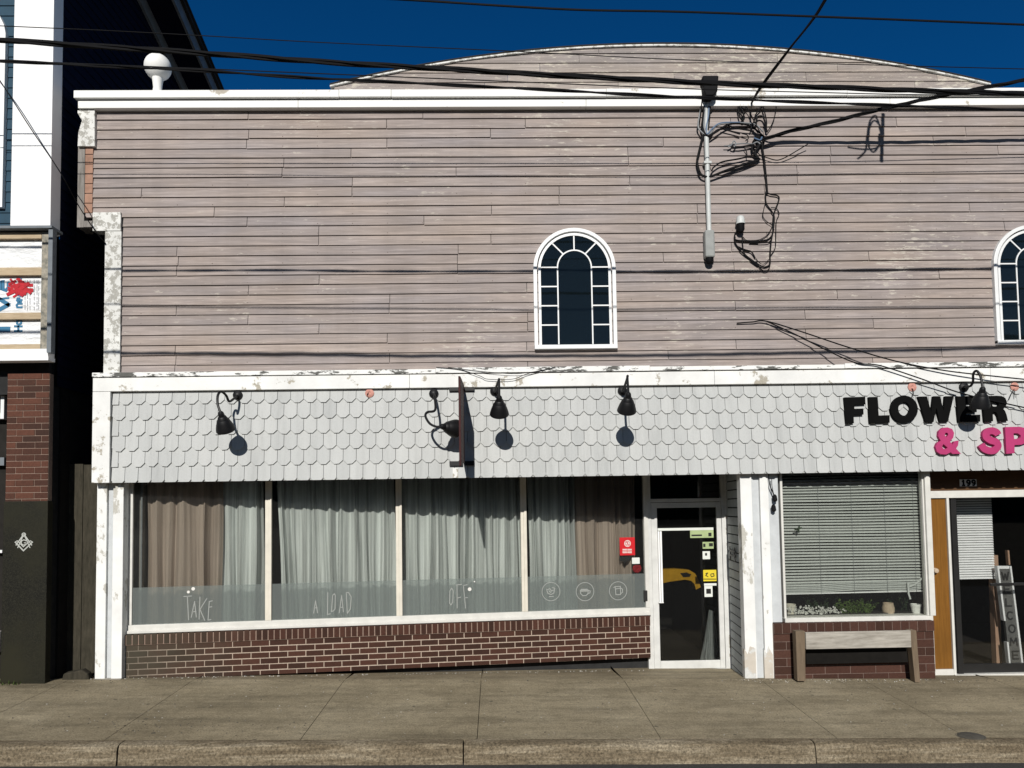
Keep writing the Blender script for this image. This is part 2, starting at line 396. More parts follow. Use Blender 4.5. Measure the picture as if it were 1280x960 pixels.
# ------------------------------------------------------------------ ground
def gz(x, y):
    xx = max(-30, min(30, x)); b = .041-.0187*xx
    return b+(.042*y if y < 0 else -.09*min(y, 1.2))
KY = -1.92                                           # street edge of the sidewalk
joints = [(-60, -60)]
for (x0, y0, x1, y1) in [(98, 855, 2, 878), (215, 862, 178, 900), (410, 852, 411, 908), (583, 850, 620, 905), (760, 850, 850, 921), (955, 862, 1060, 922), (1145, 888, 1205, 918)]:
    def hit(px, py):
        p = P(px, py, -1)
        lo, hi = -3., 1.5
        for _ in range(40):
            Y = (lo+hi)/2; q = P(px, py, Y)
            if q.z > gz(q.x, Y): lo = Y
            else: hi = Y
        return P(px, py, (lo+hi)/2)
    a, b = hit(x0, y0), hit(x1, y1); joints.append(((a.x+b.x)/2, (a.x+b.x)/2))
xs = sorted(j[0] for j in joints)
xs = [-60, -20, -10, -8, -6.2]+[x for x in xs if x > -6]+[xs[-1]+1.5, xs[-1]+3, xs[-1]+5, 20, 60]
mb = MB()
FLOORF = None
def slab(x0, x1, y0, y1, g=.0028, nx=4, ny=3):
    k = len(mb.v)
    for i in range(nx+1):
        for j in range(ny+1):
            x = x0+g+(x1-x0-2*g)*i/nx; y = y0+g+(y1-y0-2*g)*j/ny; mb.v.append(Vector((x, y, gz(x, y))))
    for i in range(nx):
        for j in range(ny): q = k+i*(ny+1)+j; mb.face([q, q+ny+1, q+ny+2, q+1])
    for (x, y, X, Y) in ((x0+g, y0+g, x1-g, y0+g), (x1-g, y0+g, x1-g, y1-g), (x1-g, y1-g, x0+g, y1-g), (x0+g, y1-g, x0+g, y0+g)):
        k = len(mb.v); mb.v += [Vector((x, y, gz(x, y))), Vector((X, Y, gz(X, Y))), Vector((X, Y, gz(X, Y)-.05)), Vector((x, y, gz(x, y)-.05))]; mb.face([k, k+1, k+2, k+3])
for i in range(len(xs)-1): slab(xs[i], xs[i+1], KY, 0); slab(xs[i], xs[i+1], 0, 2.2, g=.0)
tag(mb.build('sidewalk', 'sidewalk_concrete'), 'brown grey concrete sidewalk in front of the shops', 'sidewalk', kind='structure')
mb = MB()
kx = [P(px, 925, KY).x for px in (158, 580, 1010)]
ke = [-60, -20, -9, kx[0]-3.7]+kx+[kx[2]+3.7, kx[2]+7.4, 20, 60]
for i in range(len(ke)-1):
    a, b = ke[i]+.006, ke[i+1]-.006; n = 14; k = len(mb.v)
    for j in range(n+1):
        x = a+(b-a)*j/n; z = gz(x, KY)+.002; e = .006*math.sin(x*5.1+i)+random.uniform(-.004, .004)
        for (yy, zz) in ((KY-.008, z-.3), (KY-.008, z), (KY-.10, z+.002+e*.3), (KY-.14+e, z-.012+e), (KY-.155+e, z-.045), (KY-.175, z-.3)): mb.v.append(Vector((x, yy, zz)))
    for j in range(n):
        for q in range(5): mb.face([k+j*6+q, k+(j+1)*6+q, k+(j+1)*6+q+1, k+j*6+q+1])
    mb.face([k+q for q in range(6)]); mb.face([k+n*6+q for q in range(6)])
tag(mb.build('kerb', 'kerb_stone', smooth=True), 'pitted stone kerb along the sidewalk edge', 'kerb', kind='structure')
def sheet(name, mat, x0, x1, y0, y1, dz, lab, cat):
    mb = MB(); X = sorted({x0, -30 if x0 < -30 else x0, 30 if x1 > 30 else x1, x1})
    for a, b in zip(X, X[1:]):
        k = len(mb.v); mb.v += [Vector((x, y, .041-.0187*max(-30, min(30, x))+dz)) for x, y in ((a, y0), (b, y0), (b, y1), (a, y1))]; mb.face([k, k+1, k+2, k+3])
    return tag(mb.build(name, mat), lab, cat, kind='structure')
sheet('road', 'asphalt', -300, 300, -12, KY-.1, -.245, 'dark asphalt road in front of the kerb', 'road')
sheet('ground', 'dirt', -900, 900, -900, 900, -.6, 'bare ground under the street', 'ground')
mb = MB(); k = 0
for i in range(25):
    x = -420+35*i; mb.v += [Vector((x, -150, -12)), Vector((x, -165, 36+7*math.sin(i*.9)+4*math.sin(i*2.3))), Vector((x, -230, -12))]
for i in range(24):
    for q in range(2): mb.face([i*3+q, i*3+3+q, i*3+4+q, i*3+1+q])
tag(mb.build('hills', 'hill_green', smooth=True), 'low dark hills across the street behind the viewer', 'hills', kind='structure')

# ------------------------------------------------------------------ main building
B = empty('commercial_building', (1, 0, 0), 'wide two storey shop building with faded wooden siding and pale shingled fascia', 'building')
FU, FS = FY(.15), FY(0.0)
XR = 9.6
zU0, zU1 = 3.55, 6.66
def SX(px, py=300, F=FU): return F.px(px, py)[0]
# upper siding, real lapped boards
xL_low, xL_mid, xL_top = SX(153, 380), SX(108, 230), SX(118, 160)
z267, z182 = FU.px(118, 267)[1], FU.px(108, 182)[1]
z290 = FU.px(140, 290)[1]
w1 = [FU.px(668, 437), FU.px(771, 435)]; W1C = ((w1[0][0]+w1[1][0])/2); WH = (w1[1][0]-w1[0][0])/2; WZ0 = (w1[0][1]+w1[1][1])/2; WTOP = FU.px(718, 287)[1]
W2C = SX(1238.5, 340)+WH
mb = MB(); pitch_z = .1157; rows = int((zU1-zU0)/pitch_z)+1
jog = [i*.405 for i in range(-16, 26)]
last = None
for r in range(rows):
    z0 = zU1-(r+1)*pitch_z; z1 = z0+pitch_z; zm = (z0+z1)/2
    x0 = xL_low if zm < z267 else (xL_mid if zm < z182 else xL_top)
    cuts = [x0]; x = x0+random.choice([.8, 1.6, 2.4, 3.2])
    while x < XR:
        c = min(jog, key=lambda q: abs(q-x)); c += random.uniform(-.02, .02)
        if c > cuts[-1]+.3: cuts.append(c)
        x += random.choice([2.0, 2.4, 3.2, 3.2, 4.0])
    cuts.append(XR)
    for a, b in zip(cuts, cuts[1:]):
        t = random.betavariate(3.5, 3.5); g = .003; dz = random.uniform(-.003, .003); e = random.uniform(0, .004)
        n = max(1, int((b-a)/.8)); xsb = [a+g+(b-a-2*g)*i/n for i in range(n+1)]
        wv = [random.uniform(-.0025, .0025) for _ in xsb]
        for i in range(n):
            k = len(mb.v)
            A_, B_ = xsb[i], xsb[i+1]
            mb.v += [FU.pt(A_, z0+dz+wv[i], .016+e), FU.pt(B_, z0+dz+wv[i+1], .016+e), FU.pt(B_, z1+.008, .0), FU.pt(A_, z1+.008, .0),
                     FU.pt(A_, z0+dz+wv[i], -.012), FU.pt(B_, z0+dz+wv[i+1], -.012)]
            mb.face([k, k+1, k+2, k+3], t); mb.face([k+4, k+5, k+1, k], t)
            if i == 0: mb.face([k+4, k, k+3], t)
            if i == n-1: mb.face([k+5, k+2, k+1], t)
mb.build('siding', 'wood_siding', B)
NAIL = [(x_, r_) for r_ in range(rows) for x_ in jog if random.random() < .35]
mb2 = MB()
for x_, r_ in NAIL:
    zn = zU1-(r_+1)*pitch_z+.022
    if x_ > xL_low+.05 and not (abs(x_-W1C) < WH+.05 and WZ0 < zn < WTOP) and not (abs(x_-W2C) < WH+.05 and WZ0 < zn < WTOP) and zn > zU0: mb2.box(FU, x_-.0035, x_+.0035, zn-.0035, zn+.0035, .008, .0165)
sN = mb2.build('nails', 'rust_stain', B); sN['kind'] = 'stuff'
mb = MB(); mb.box(FU, xL_low+.01, XR, zU0-.9, zU1+.1, -.2, -.016); mb.box(FU, xL_mid+.01, xL_low+.02, z267-.01, zU1+.1, -.16, -.017)
mb.build('sheathing', 'dark_gap', B)
# bare strip where boards are stripped at the left corner
mb = MB()
for r in range(9):
    z0 = z182-(r+1)*pitch_z
    if z0 < z267-.05: break
    mb.box(FU, SX(107.5, 230), SX(117, 230), z0+.006, z0+pitch_z-.004, .004, .022)
mb.build('stripped_board', 'bare_cladding', B)
mb = MB(); mb.box(FU, SX(98, 230), SX(107, 230)-.002, FU.px(100, 285)[1], z182, -.2, .02); mb.box(FU, SX(107.2, 230), SX(117.8, 275), FU.px(100, 285)[1], FU.px(100, 277)[1], -.1, .026)
mb.build('corner_board', 'old_corner', B, bevel=.004)
mb = MB(); F_ = FU
mb.box(F_, SX(118, 278), SX(153, 278), z290, z267, -.1, .04)
mb.box(F_, SX(132, 380), SX(152.5, 380), zU0-.05, z290-.003, -.1, .034)
mb.build('corner_board', 'worn_white_paint', B, bevel=.004, label='flaking white corner board')
# bracket under the cornice
mb = MB(); q = lambda x, y: F_.px(x, y, .06)
mb.poly(F_, [q(96.5, 137.5), q(118, 137.5), q(118, 182.5), q(96.5, 182.5), q(97.5, 165), q(102, 150), q(96.5, 141)], -.05, .055)
mb.build('bracket', 'worn_white_paint', B, bevel=.004)
# cornice
zc0, zc1, zc2 = 6.645, 6.742, 6.835
mb = MB(); xl = FY(.06).px(97, 125)[0]
segs = [xl, SX(375), SX(735), SX(1115), XR]
for a, b in zip(segs, segs[1:]): mb.box(FU, a+.0015, b-.0015, zc0, zc1-.006, -.12, .085)
mb.build('cornice', 'clean_white_paint', B, bevel=.004)
mb = MB()
segs = [xl-.03, SX(427), SX(492), SX(760), SX(1060), XR]
for i, (a, b) in enumerate(zip(segs, segs[1:])): mb.box(FU, a+.0012, b-.0012, zc1+.004+.002*(i % 2), zc2+.003*(i % 2), -.25, .125)
mb.build('coping', 'clean_white_paint', B, bevel=.006)
# arched parapet
FA = FY(.24)
aL, aR, aT = FA.px(418, 112), FA.px(1232, 106), FA.px(830, 57.5)
cxa = (aL[0]+aR[0])/2; half = (aR[0]-aL[0])/2; zb = (FA.px(418, 108.5)[1]+FA.px(1232, 104)[1])/2; rise = aT[1]-zb; rad = (half*half+rise*rise)/(2*rise); cz = aT[1]-rad
def ztop(x): return cz+math.sqrt(max(0, rad*rad-(x-cxa)**2))
mb = MB(); z = aT[1]
rowsA = 7; z0 = 6.80
while z0 < aT[1]:
    z1 = z0+.118
    hw = math.sqrt(max(.0001, rad*rad-max(z0-cz, 0)**2)); a0, a1 = cxa-min(hw, half), cxa+min(hw, half)
    cuts = [a0]; x = a0+random.uniform(.8, 2)
    while x < a1-.2: cuts.append(x); x += random.choice([1.6, 2.0, 2.4])
    cuts.append(a1)
    for a, b in zip(cuts, cuts[1:]):
        n = max(1, int((b-a)/.12)); t = random.random()
        top = [(a+.002+(b-a-.004)*i/n) for i in range(n+1)]
        pts = [(top[0], z0)]+[(top[-1], z0)]+[(x, min(z1+.004, max(z0+.0005, ztop(x)-.02))) for x in reversed(top)]
        dd = [.014, .014]+[.014-.013*min(1, (p[1]-z0)/.118) for p in pts[2:]]
        mb.poly(FA, pts, -.03, dd, t)
    z0 = z1
PR = mb.build('parapet', 'arch_siding', B)
mb = MB(); n = 60; o_, i_ = [], []
for i in range(n+1):
    x = cxa-half*1.012+2.024*half*i/n; zz = cz+math.sqrt(rad*rad-(x-cxa)**2); o_.append((x, zz+.006)); i_.append((x, zz-.012))
mb.ring(FA, o_, i_, -.06, .03, closed=False); mb.build('parapet_trim', 'worn_white_paint', PR)
o2 = [(x, zz+.003) for x, zz in o_]; o3 = [(x, zz+.016) for x, zz in o2]
mb = MB(); mb.ring(FA, o3, o2, -.3, .035, closed=False); mb.build('roof_edge', 'roof_dark', PR)
# ball finial
fb = P(197, 112, .2); rb = 16.2/F_PX*8.8; fz = P(197, 84, .2).z
mb = MB(); mb.lathe((fb.x, .2, 0), (0, 0, 1), [(fz-rb*math.cos(R(a)), rb*math.sin(R(a))+.001) for a in range(0, 181, 9)], 32)
BF = mb.build('ball_finial', 'clean_white_paint', B, smooth=True)
s0 = zc2; s1 = fz-rb*.9
mb = MB(); mb.lathe((fb.x, .2, 0), (0, 0, 1), [(s0, .10), (s0+.02, .095), (s0+.035, .062), (s0+(s1-s0)*.5, .048), (s0+(s1-s0)*.75, .055), (s1-.01, .062), (s1+.015, .066)], 24); mb.build('finial_stem', 'clean_white_paint', BF, smooth=True)
# building mass, behind
FB = FY(0)
mb = MB(); x0 = xL_low+.02
def wbox(mb, x0, x1, y0, y1, z0, z1): mb.box(FB, x0, x1, z0, z1, -y1, -y0)
wbox(mb, x0, x0+.15, .35, 12, -.5, 6.5); wbox(mb, XR-.15, XR, .35, 12, -.5, 6.5); wbox(mb, x0+.15, XR-.15, 11.8, 12, -.5, 6.5); wbox(mb, x0, XR, .35, 12, 6.502, 6.6)
mb.build('building_wall', 'old_corner', B)
# arched windows
def arched(cx):
    Wn = part('arched_window', B)
    zs = WTOP-WH                                     # spring line
    def outline(inset, zb):
        h = WH-inset
        return [(cx+h, zb)]+arc(cx, zs, h, h, 0, 180, 24)+[(cx-h, zb)]
    mb = MB(); mb.ring(FU, outline(0, WZ0), outline(.043, WZ0+.0), -.02, .062, closed=False)
    mb.box(FU, cx-WH, cx+WH, WZ0-.012, WZ0+.036, -.02, .072); mb.build('frame', 'vinyl_white', Wn, bevel=.004)
    mb = MB(); mb.ring(FU, outline(.057, WZ0+.038), outline(.086, WZ0+.038), -.02, .046, closed=False); mb.build('sash', 'vinyl_white', Wn)
    ih = WH-.085; jh = ih*.50; zi = zs+.02; tp = zi+jh
    mb = MB(); mw = .015; d1 = .042
    inn = lambda h: [(cx+h, WZ0+.047)]+arc(cx, zi, h, h*1.02, 0, 180, 20)+[(cx-h, WZ0+.047)]
    mb.ring(FU, inn(jh+mw/2), inn(jh-mw/2), .034, d1, closed=False)
    for sgn in (-1, 1):
        for i in range(4):
            z = zi-.0+(WZ0+.047-zi)*i/4
            mb.box(FU, cx+sgn*(jh+mw/2), cx+sgn*ih, z-mw/2, z+mw/2, .034, d1-.001)
    for ang in (50, 90, 130):
        c, s_ = math.cos(R(ang)), math.sin(R(ang)); mb.stroke(FU, [(cx+c*(jh+.006), zi+s_*(jh*1.02+.006)), (cx+c*(ih+.005), zs+s_*(ih+.005))], mw, .034, .0065)
    mb.build('muntin', 'vinyl_white', Wn)
    mb = MB(); mb.poly(FU, outline(.07, WZ0+.03), .030, .034); mb.build('glass', 'upper_glass', Wn)
    mb = MB(); mb.poly(FU, outline(.06, WZ0+.03), .021, .024); mb.build('dark_backing', 'interior_paint', Wn)
    return Wn
arched(W1C); arched(W2C)
# ledge beam over the shops
FE = FY(-.03)
bx0 = FE.px(116.5, 480)[0]
mb = MB(); brk = [bx0, FE.px(545, 470)[0], FE.px(812, 470)[0], FE.px(1055, 470)[0], XR]
zz = [3.485, 3.475, 3.475, 3.472]
for i, (a, b) in enumerate(zip(brk, brk[1:])): mb.box(FE, a+.001, b-.001, 3.485+.002*i, 3.535+(.012 if i % 2 else 0), -.2, .03+.004*(i % 2))
mb.build('ledge_flashing', 'edge_flaked_paint', B, bevel=.003)
mb = MB(); brk = [bx0, FE.px(512, 480)[0], FE.px(893, 480)[0], FE.px(1238, 480)[0], XR]
for a, b in zip(brk, brk[1:]): mb.box(FE, a+.0015, b-.0015, 3.325, 3.478, -.15, .012)
mb.build('ledge_board', 'white_paint', B, bevel=.004)
mb = MB(); mb.box(FE, bx0, FS.px(139.5, 540)[0], 2.30, 3.322, -.13, .010); mb.build('corner_board', 'white_paint', B, bevel=.004, label='white corner board beside the shingles')
# shingles
sx0 = FS.px(140.5, 540)[0]; sw = .1475; rows = 6; zt, zb_ = 3.322, 2.300; rh = .1755
mb = MB()
for r in range(rows):
    zbot = zb_+r*rh+random.uniform(-.001, .001); off = (r % 2)*sw/2; x = sx0-off; ztp = min(zt, zbot+rh+.06)
    while x < XR:
        a, b = max(x+.0024, sx0+.002), x+sw-.0024
        if b-a > .03:
            ch = .040*(1 if b-a > .1 else .3); dz = random.uniform(-.003, .003); t = random.random(); e = random.uniform(-.001, .002)
            if r == 0: dz = 0
            z_ = zbot+dz; d_b, d_t = .0165+e, -.004
            chz = .043 if r else .024
            chx = .044 if r else .022
            w_1, w_2 = (random.uniform(-.0035, .0035), random.uniform(-.0035, .0035)) if r else (0, 0)
            pts = [(a+chx, z_+w_1), (b-chx, z_+w_2), (b, z_+chz), (b, ztp), (a, ztp), (a, z_+chz)] if b-a > .1 else [(a, z_), (b, z_), (b, ztp), (a, ztp)]
            hh = max(.01, ztp-z_); dd = [d_b+(d_t-d_b)*((p[1]-z_)/hh) for p in pts]
            mb.poly(FS, pts, -.012, dd, t)
        x += sw
mb.box(FS, sx0+.002, XR, 2.301, 2.345, -.012, -.003, .5)
mb.build('shingle_fascia', 'shingle_paint', B)
mb = MB(); mb.box(FS, bx0+.02, XR, 2.302, 3.322, -.10, -.013); mb.build('fascia_backing', 'dark_gap', B)
# soffit
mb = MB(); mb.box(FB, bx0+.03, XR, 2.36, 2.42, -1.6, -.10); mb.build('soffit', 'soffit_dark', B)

# posts
FP = FY(.08)
mb = MB(); zg = -.06
def PX(x, y=720, F=FP): return F.px(x, y)[0]
def post(a, b, d, name='post', mat='post_paint', top=2.36, bot=None, lab=None, F=FP):
    mb = MB(); mb.box(F, a, b, gz((a+b)/2, .08)-.03 if bot is None else bot, top, -.12, d); return mb.build(name, mat, B, bevel=.004, label=lab)
post(PX(120), PX(132.5), .0); post(PX(140.5), PX(153.5), .004); post(PX(132.7), PX(140.3), -.035, 'post_panel', 'grey_board_paint')
post(PX(928.5), PX(942.8), .006); post(PX(953.2), PX(964), .004); post(PX(943), PX(953), -.03, 'post_panel', 'grey_board_paint')
post(PX(964.3), PX(977), -.02, 'jamb_board', 'grey_board_paint', bot=.60)
mb = MB(); gq = gz(2.8, .08)
for a_, b_ in ((PX(930.5, 825), PX(944.5, 825)), (PX(955, 825), PX(966, 825))): 
    k_ = [(a_, gq-.02), (b_, gq-.02), (b_, gq+.30+random.uniform(-.06, .06)), (a_*.5+b_*.5, gq+.36), (a_*.7+b_*.3, gq+.27), (a_, gq+.33)]; mb.poly(FP, k_, -.05, .0085)
    mb.build('bare_patch', 'bare_post', B); mb = MB()
# rough foot of the left post
mb = MB(); mb.box(FP, PX(119), PX(154), gz(-4.3, 0)-.06, gz(-4.3, 0)+.0, -.1, .03); mb.build('post_foot', 'rubble', B, bevel=.01)

# ---- angled shop window on the left
XA = P(157, 700, .20).x; XB = P(811, 700, .93).x
SFR = Fr((XA, .20), (XB-XA, .73)); SL = math.hypot(XB-XA, .73)
def sfpx(x, y=700, d=0): return SFR.px(x, y, d)
zs0, zs1 = sfpx(160, 788)[1], sfpx(805, 767)[1]; zsill = (zs0+zs1)/2; print('sill', zs0, zs1, 'len', SL)
zrow = (sfpx(150, 795, .05)[1]+sfpx(813, 770, .05)[1])/2
SW_ = part('shop_window', B)
muls = [sfpx(x)[0] for x in (164.5, 336, 499.5, 656, 804)]
zf = sfpx(340, 730)[1]
mb = MB(); zbt = zsill+.065
mb.box(SFR, 0, SL, zrow+.012, zbt, -.06, .012); mb.box(SFR, -.01, SL, zrow+.012, zrow+.045, .013, .035)
mb.build('sill_frame', 'frame_metal', SW_, bevel=.004)
mb = MB()
mb.box(SFR, .0, .035, zbt+.001, 2.40, -.06, .006); mb.box(SFR, .036, .07, zbt+.001, 2.40, -.05, -.006)
mb.box(SFR, SL-.05, SL, zbt+.001, 2.40, -.06, .006); mb.box(SFR, .07, SL-.05, 2.35, 2.42, -.05, -.004)
mb.build('frame', 'frame_metal', SW_, bevel=.003)
edges = [.07]
for mz in muls[1:4]:
    mb = MB(); mb.box(SFR, mz-.042, mz-.008, zbt+.001, 2.349, -.05, .0); mb.box(SFR, mz-.0075, mz+.030, zbt+.001, 2.349, -.05, .008); mb.build('mullion', 'cream_metal', SW_, bevel=.003)
    edges += [mz-.041, mz+.029]
edges.append(SL-.05)
for i in range(4):
    a, b = edges[2*i], edges[2*i+1]
    mb = MB(); mb.box(SFR, a+.001, b-.001, zbt-.005, 2.36, -.030, -.025); mb.build('glass', 'shop_glass', SW_)
    mb = MB(); mb.box(SFR, a+.004, b-.004, zbt+.002, zf, -.0195, -.0185); mb.build('frosted_film', 'frost_film', SW_)
def pxs(L, F=SFR, d=-.018): return [F.px(x, y, d) for x, y in L]
# handwriting on the film
mb = MB(); lw = .010
c1 = lambda x, y: (220+x/5.333, 720+y/5.333)
def wr(L, conv, mb=mb, w_=lw, F=SFR, d=-.018): mb.stroke(F, pxs([conv(*q_) for q_ in L], F, d), w_, d, .0012)
for L in ([(52, 137), (104, 133)], [(76, 136), (84, 292)], [(102, 276), (124, 170), (136, 274)], [(106, 240), (134, 236)], [(160, 140), (154, 288)], [(206, 150), (160, 222), (192, 296)],
          [(243, 165), (222, 170), (214, 294), (234, 290)], [(218, 208), (240, 205)],
          ):
    wr(L, c1, mb)
mb.build('window_lettering', 'film_print', SW_); mb = MB()
for L in ([(918, 248), (930, 165), (944, 246)], [(920, 213), (942, 211)]):
    wr(L, c1, mb)
mb.build('window_lettering', 'film_print', SW_); mb = MB()
for L in ([(1012, 110), (1010, 256), (1030, 252)], [(1036, 240), (1044, 130), (1056, 118), (1062, 130), (1060, 220), (1048, 234), (1036, 236)], [(1088, 246), (1104, 130), (1116, 240)], [(1092, 210), (1112, 207)],
          [(1136, 118), (1142, 250), (1162, 220), (1168, 140), (1150, 110), (1134, 112)]):
    wr(L, c1, mb)
mb.build('window_lettering', 'film_print', SW_); mb = MB()
c2 = lambda x, y: (530+x/4.267, 700+y/4.267)
for L in ([(136, 228), (138, 165), (148, 150), (156, 165), (153, 225), (144, 240), (136, 230)], [(176, 135), (177, 256)], [(172, 133), (200, 130)], [(178, 203), (196, 198)], [(210, 135), (222, 258)], [(208, 136), (230, 132)], [(214, 202), (232, 200)]): wr(L, c2, mb)
mb.build('window_lettering', 'film_print', SW_)
for (x, y, r_) in ((235.5, 740, .016), (241.5, 736, .02), (587, 736.5, .022), (593, 727, .008)):
    mb = MB(); c_ = sfpx(x, y, -.018); mb.poly(SFR, arc(c_[0], c_[1], r_, r_, 0, 345, 15), -.018, -.0165); mb.build('window_dot', 'print_white', SW_)
# three round icons
for i, (x, y) in enumerate(((688.7, 739.5), (731.2, 739.5), (772.6, 738.5))):
    mb = MB(); c_ = sfpx(x, y, -.018); r_ = .112; cc = arc(c_[0], c_[1], r_, r_, 0, 360, 36); mb.stroke(SFR, cc, .008, -.018, .001)
    ic = lambda L: mb.stroke(SFR, [(c_[0]+a*.06, c_[1]+b*.06) for a, b in L], .010, -.018, .001)
    if i == 0: ic([(-.9, .5), (-.7, -.3), (0, -.6), (.6, -.3), (.8, .7), (.3, .8)]); ic([(-.8, .4), (-.2, .6), (.1, .1), (.5, .3)]); ic([(-.4, -1), (.5, -1)]); ic([(-.4, .2), (0, -.2)])
    if i == 1: ic([(-1, .3), (.7, .3), (.6, -.5), (.2, -.8), (-.5, -.8), (-.9, -.4), (-1, .3)]); ic([(.7, .2), (1.1, .1), (1.05, -.3), (.65, -.4)]); ic([(-.8, .1), (.6, .1)]); ic([(-.8, .48), (.5, .48)])
    if i == 2: ic([(-.6, .9), (.5, .9), (.5, -.8), (-.5, -.8), (-.6, .9)]); ic([(.5, .6), (.95, .3), (.9, -.4), (.5, -.6)]); ic([(-.9, .7), (-.6, .9)]); ic([(-.45, .4), (.4, .5)])
    mb.build('window_icon', 'film_print', SW_)
# brick base under it
mb = MB(); br0, br1 = sfpx(149.5, 800, .05)[0], sfpx(813, 780, .05)[0]; ztopb = zrow; zsol = ztopb-.112
n = 92; wdt = (br1-br0)/n
for i in range(n):
    a = br0+i*wdt; e = random.uniform(-.003, .003); mb.box(SFR, a+.0062, a+wdt-.0062, zsol+.006, ztopb+.008+e*.5, -.08, .062+e, random.random())
BB = mb.build('sill_course', 'maroon_brick', B, bevel=.002)
mb = MB(); mb.box(SFR, br0+.002, br1-.002, zsol, ztopb, -.1, .055); mb.build('mortar', 'pier_mortar', BB)
mb = MB(); ch = .0685; nc = 6; bl = .205
zbb = zsol-nc*ch+.035
for c in range(nc):
    z1 = zsol-c*ch-.006; z0 = z1-ch+.0115; x = br0-(bl/2 if c % 2 else 0)-.01
    if c == nc-1: z0 += .012
    while x < br1:
        a, b = max(br0, x)+.005, min(br1, x+bl)-.005
        if b-a > .03: mb.box(SFR, a, b, z0+random.uniform(-.001, .001), z1, -.05, .042+random.uniform(-.002, .002), random.random())
        x += bl
BW = mb.build('brick_base', 'maroon_brick', B)
mb = MB(); mb.box(SFR, br0+.001, br1-.002, zsol-nc*ch+.016, zsol-.002, -.1, .0385); mb.build('mortar', 'mortar', BW)
mb = MB(); mb.box(SFR, br0, br1, -.35, zsol-nc*ch+.014, -.16, -.09); mb.build('foundation', 'dark_gap', B)
mb = MB(); mb.box(SFR, br0-.02, .0, zrow+.01, 2.4, -.12, -.05); mb.build('frame_filler', 'dark_metal', B)
# ---- recessed glass door
FD = FY(.98)
dx0, dx1 = FD.px(815.5, 735)[0], FD.px(908.5, 735)[0]; dzb, dzt = FD.px(860, 837.5)[1], FD.px(860, 628)[1]
DR = part('door', B)
lw0 = .085
mb = MB(); gx0, gx1 = FD.px(823, 730)[0], FD.px(897.5, 730)[0]; gz0, gz1 = FD.px(860, 825.5)[1], FD.px(860, 634.5)[1]
def frame4(mb, F, a0, a1, z0, z1, b0, b1, y0, y1, d0, d1):
    mb.box(F, a0, b0, z0, z1, d0, d1); mb.box(F, b1, a1, z0, z1, d0, d1); mb.box(F, b0+.0005, b1-.0005, z0, y0, d0, d1-.002); mb.box(F, b0+.0005, b1-.0005, y1, z1, d0, d1-.002)
frame4(mb, FD, dx0, dx1-.05, dzb+.02, dzt, gx0, gx1, gz0, gz1, -.03, .02); mb.build('leaf', 'door_metal', DR, bevel=.004)
mb = MB(); mb.box(FD, gx0-.001, gx1+.001, gz0-.002, gz1+.002, -.004, .002); mb.build('glass', 'dark_glass', DR)
mb = MB(); mb.box(FD, FD.px(811, 730)[0]-.03, dx0-.004, dzb, 2.4, -.06, .035); mb.box(FD, dx1-.046, dx1, dzb, 2.4, -.06, .03); mb.box(FD, dx0-.003, dx1-.047, dzt+.006, dzt+.05, -.06, .03); mb.box(FD, dx0-.003, dx1-.047, dzb, dzb+.018, -.08, .05)
mb.build('door_frame', 'door_metal', DR, bevel=.003)
mb = MB(); mb.box(FD, dx0, dx1-.05, dzt+.06, 2.4, -.03, -.02); mb.build('transom', 'dark_glass', DR)
h0, h1 = FD.px(821.3, 664), FD.px(828, 752)
mb = MB(); mb.box(FD, h0[0], (h0[0]+h1[0])/2-.004, h1[1], h0[1], .024, .05); mb.box(FD, (h0[0]+h1[0])/2, h1[0], h1[1], h0[1], .03, .062); mb.box(FD, h0[0]-.01, h1[0]+.005, h1[1]-.012, h1[1]-.001, .02, .06)
mb.build('handle', 'white_metal', DR, bevel=.003)
q0, q1 = FD.px(804.5, 738, .06), FD.px(809.3, 751, .06)
mb = MB(); mb.box(FD, q0[0], q1[0], q1[1], q0[1], .036, .075); mb.build('lock_box', 'dark_metal', DR, bevel=.004)
c4 = lambda x, y: (800+x/6.854, 630+y/6.854)
def stick(x0, y0, x1, y1, mat, d=.003, name='sticker', ext=None):
    a, b = FD.px(*c4(x0, y0)), FD.px(*c4(x1, y1)); mb = MB(); mb.box(FD, a[0], b[0], b[1], a[1], d, d+.0012); return mb.build(name, mat, DR)
stick(150, 208, 628, 222, 'sticker_glare_white'); stick(428, 226, 630, 288, 'sticker_green'); stick(584, 246, 612, 276, 'dark_metal', .0045); stick(440, 262, 530, 274, 'dark_metal', .0045)  # first white strip paints the bright line of sunlit glass
stick(535, 325, 630, 382, 'sticker_green'); stick(590, 335, 624, 362, 'dark_metal', .0045); stick(540, 340, 560, 368, 'dark_metal', .0045)
stick(535, 405, 600, 472, 'sticker_glare_white'); stick(556, 420, 574, 442, 'dark_metal', .0045)
stick(540, 565, 655, 660, 'sticker_yellow'); stick(548, 680, 655, 698, 'sticker_glare_white'); stick(550, 702, 622, 795, 'sticker_glare_white'); stick(566, 726, 608, 768, 'dark_metal', .0045)
mb = MB()
for L in ([(562, 596), (580, 590), (562, 612), (582, 622)], [(606, 600), (630, 596), (634, 616), (612, 624), (604, 606)], [(545, 643), (650, 643)]): mb.stroke(FD, [FD.px(*c4(*q_)) for q_ in L], .010, .0045, .001)
mb.build('sticker_print', 'dark_metal', DR)
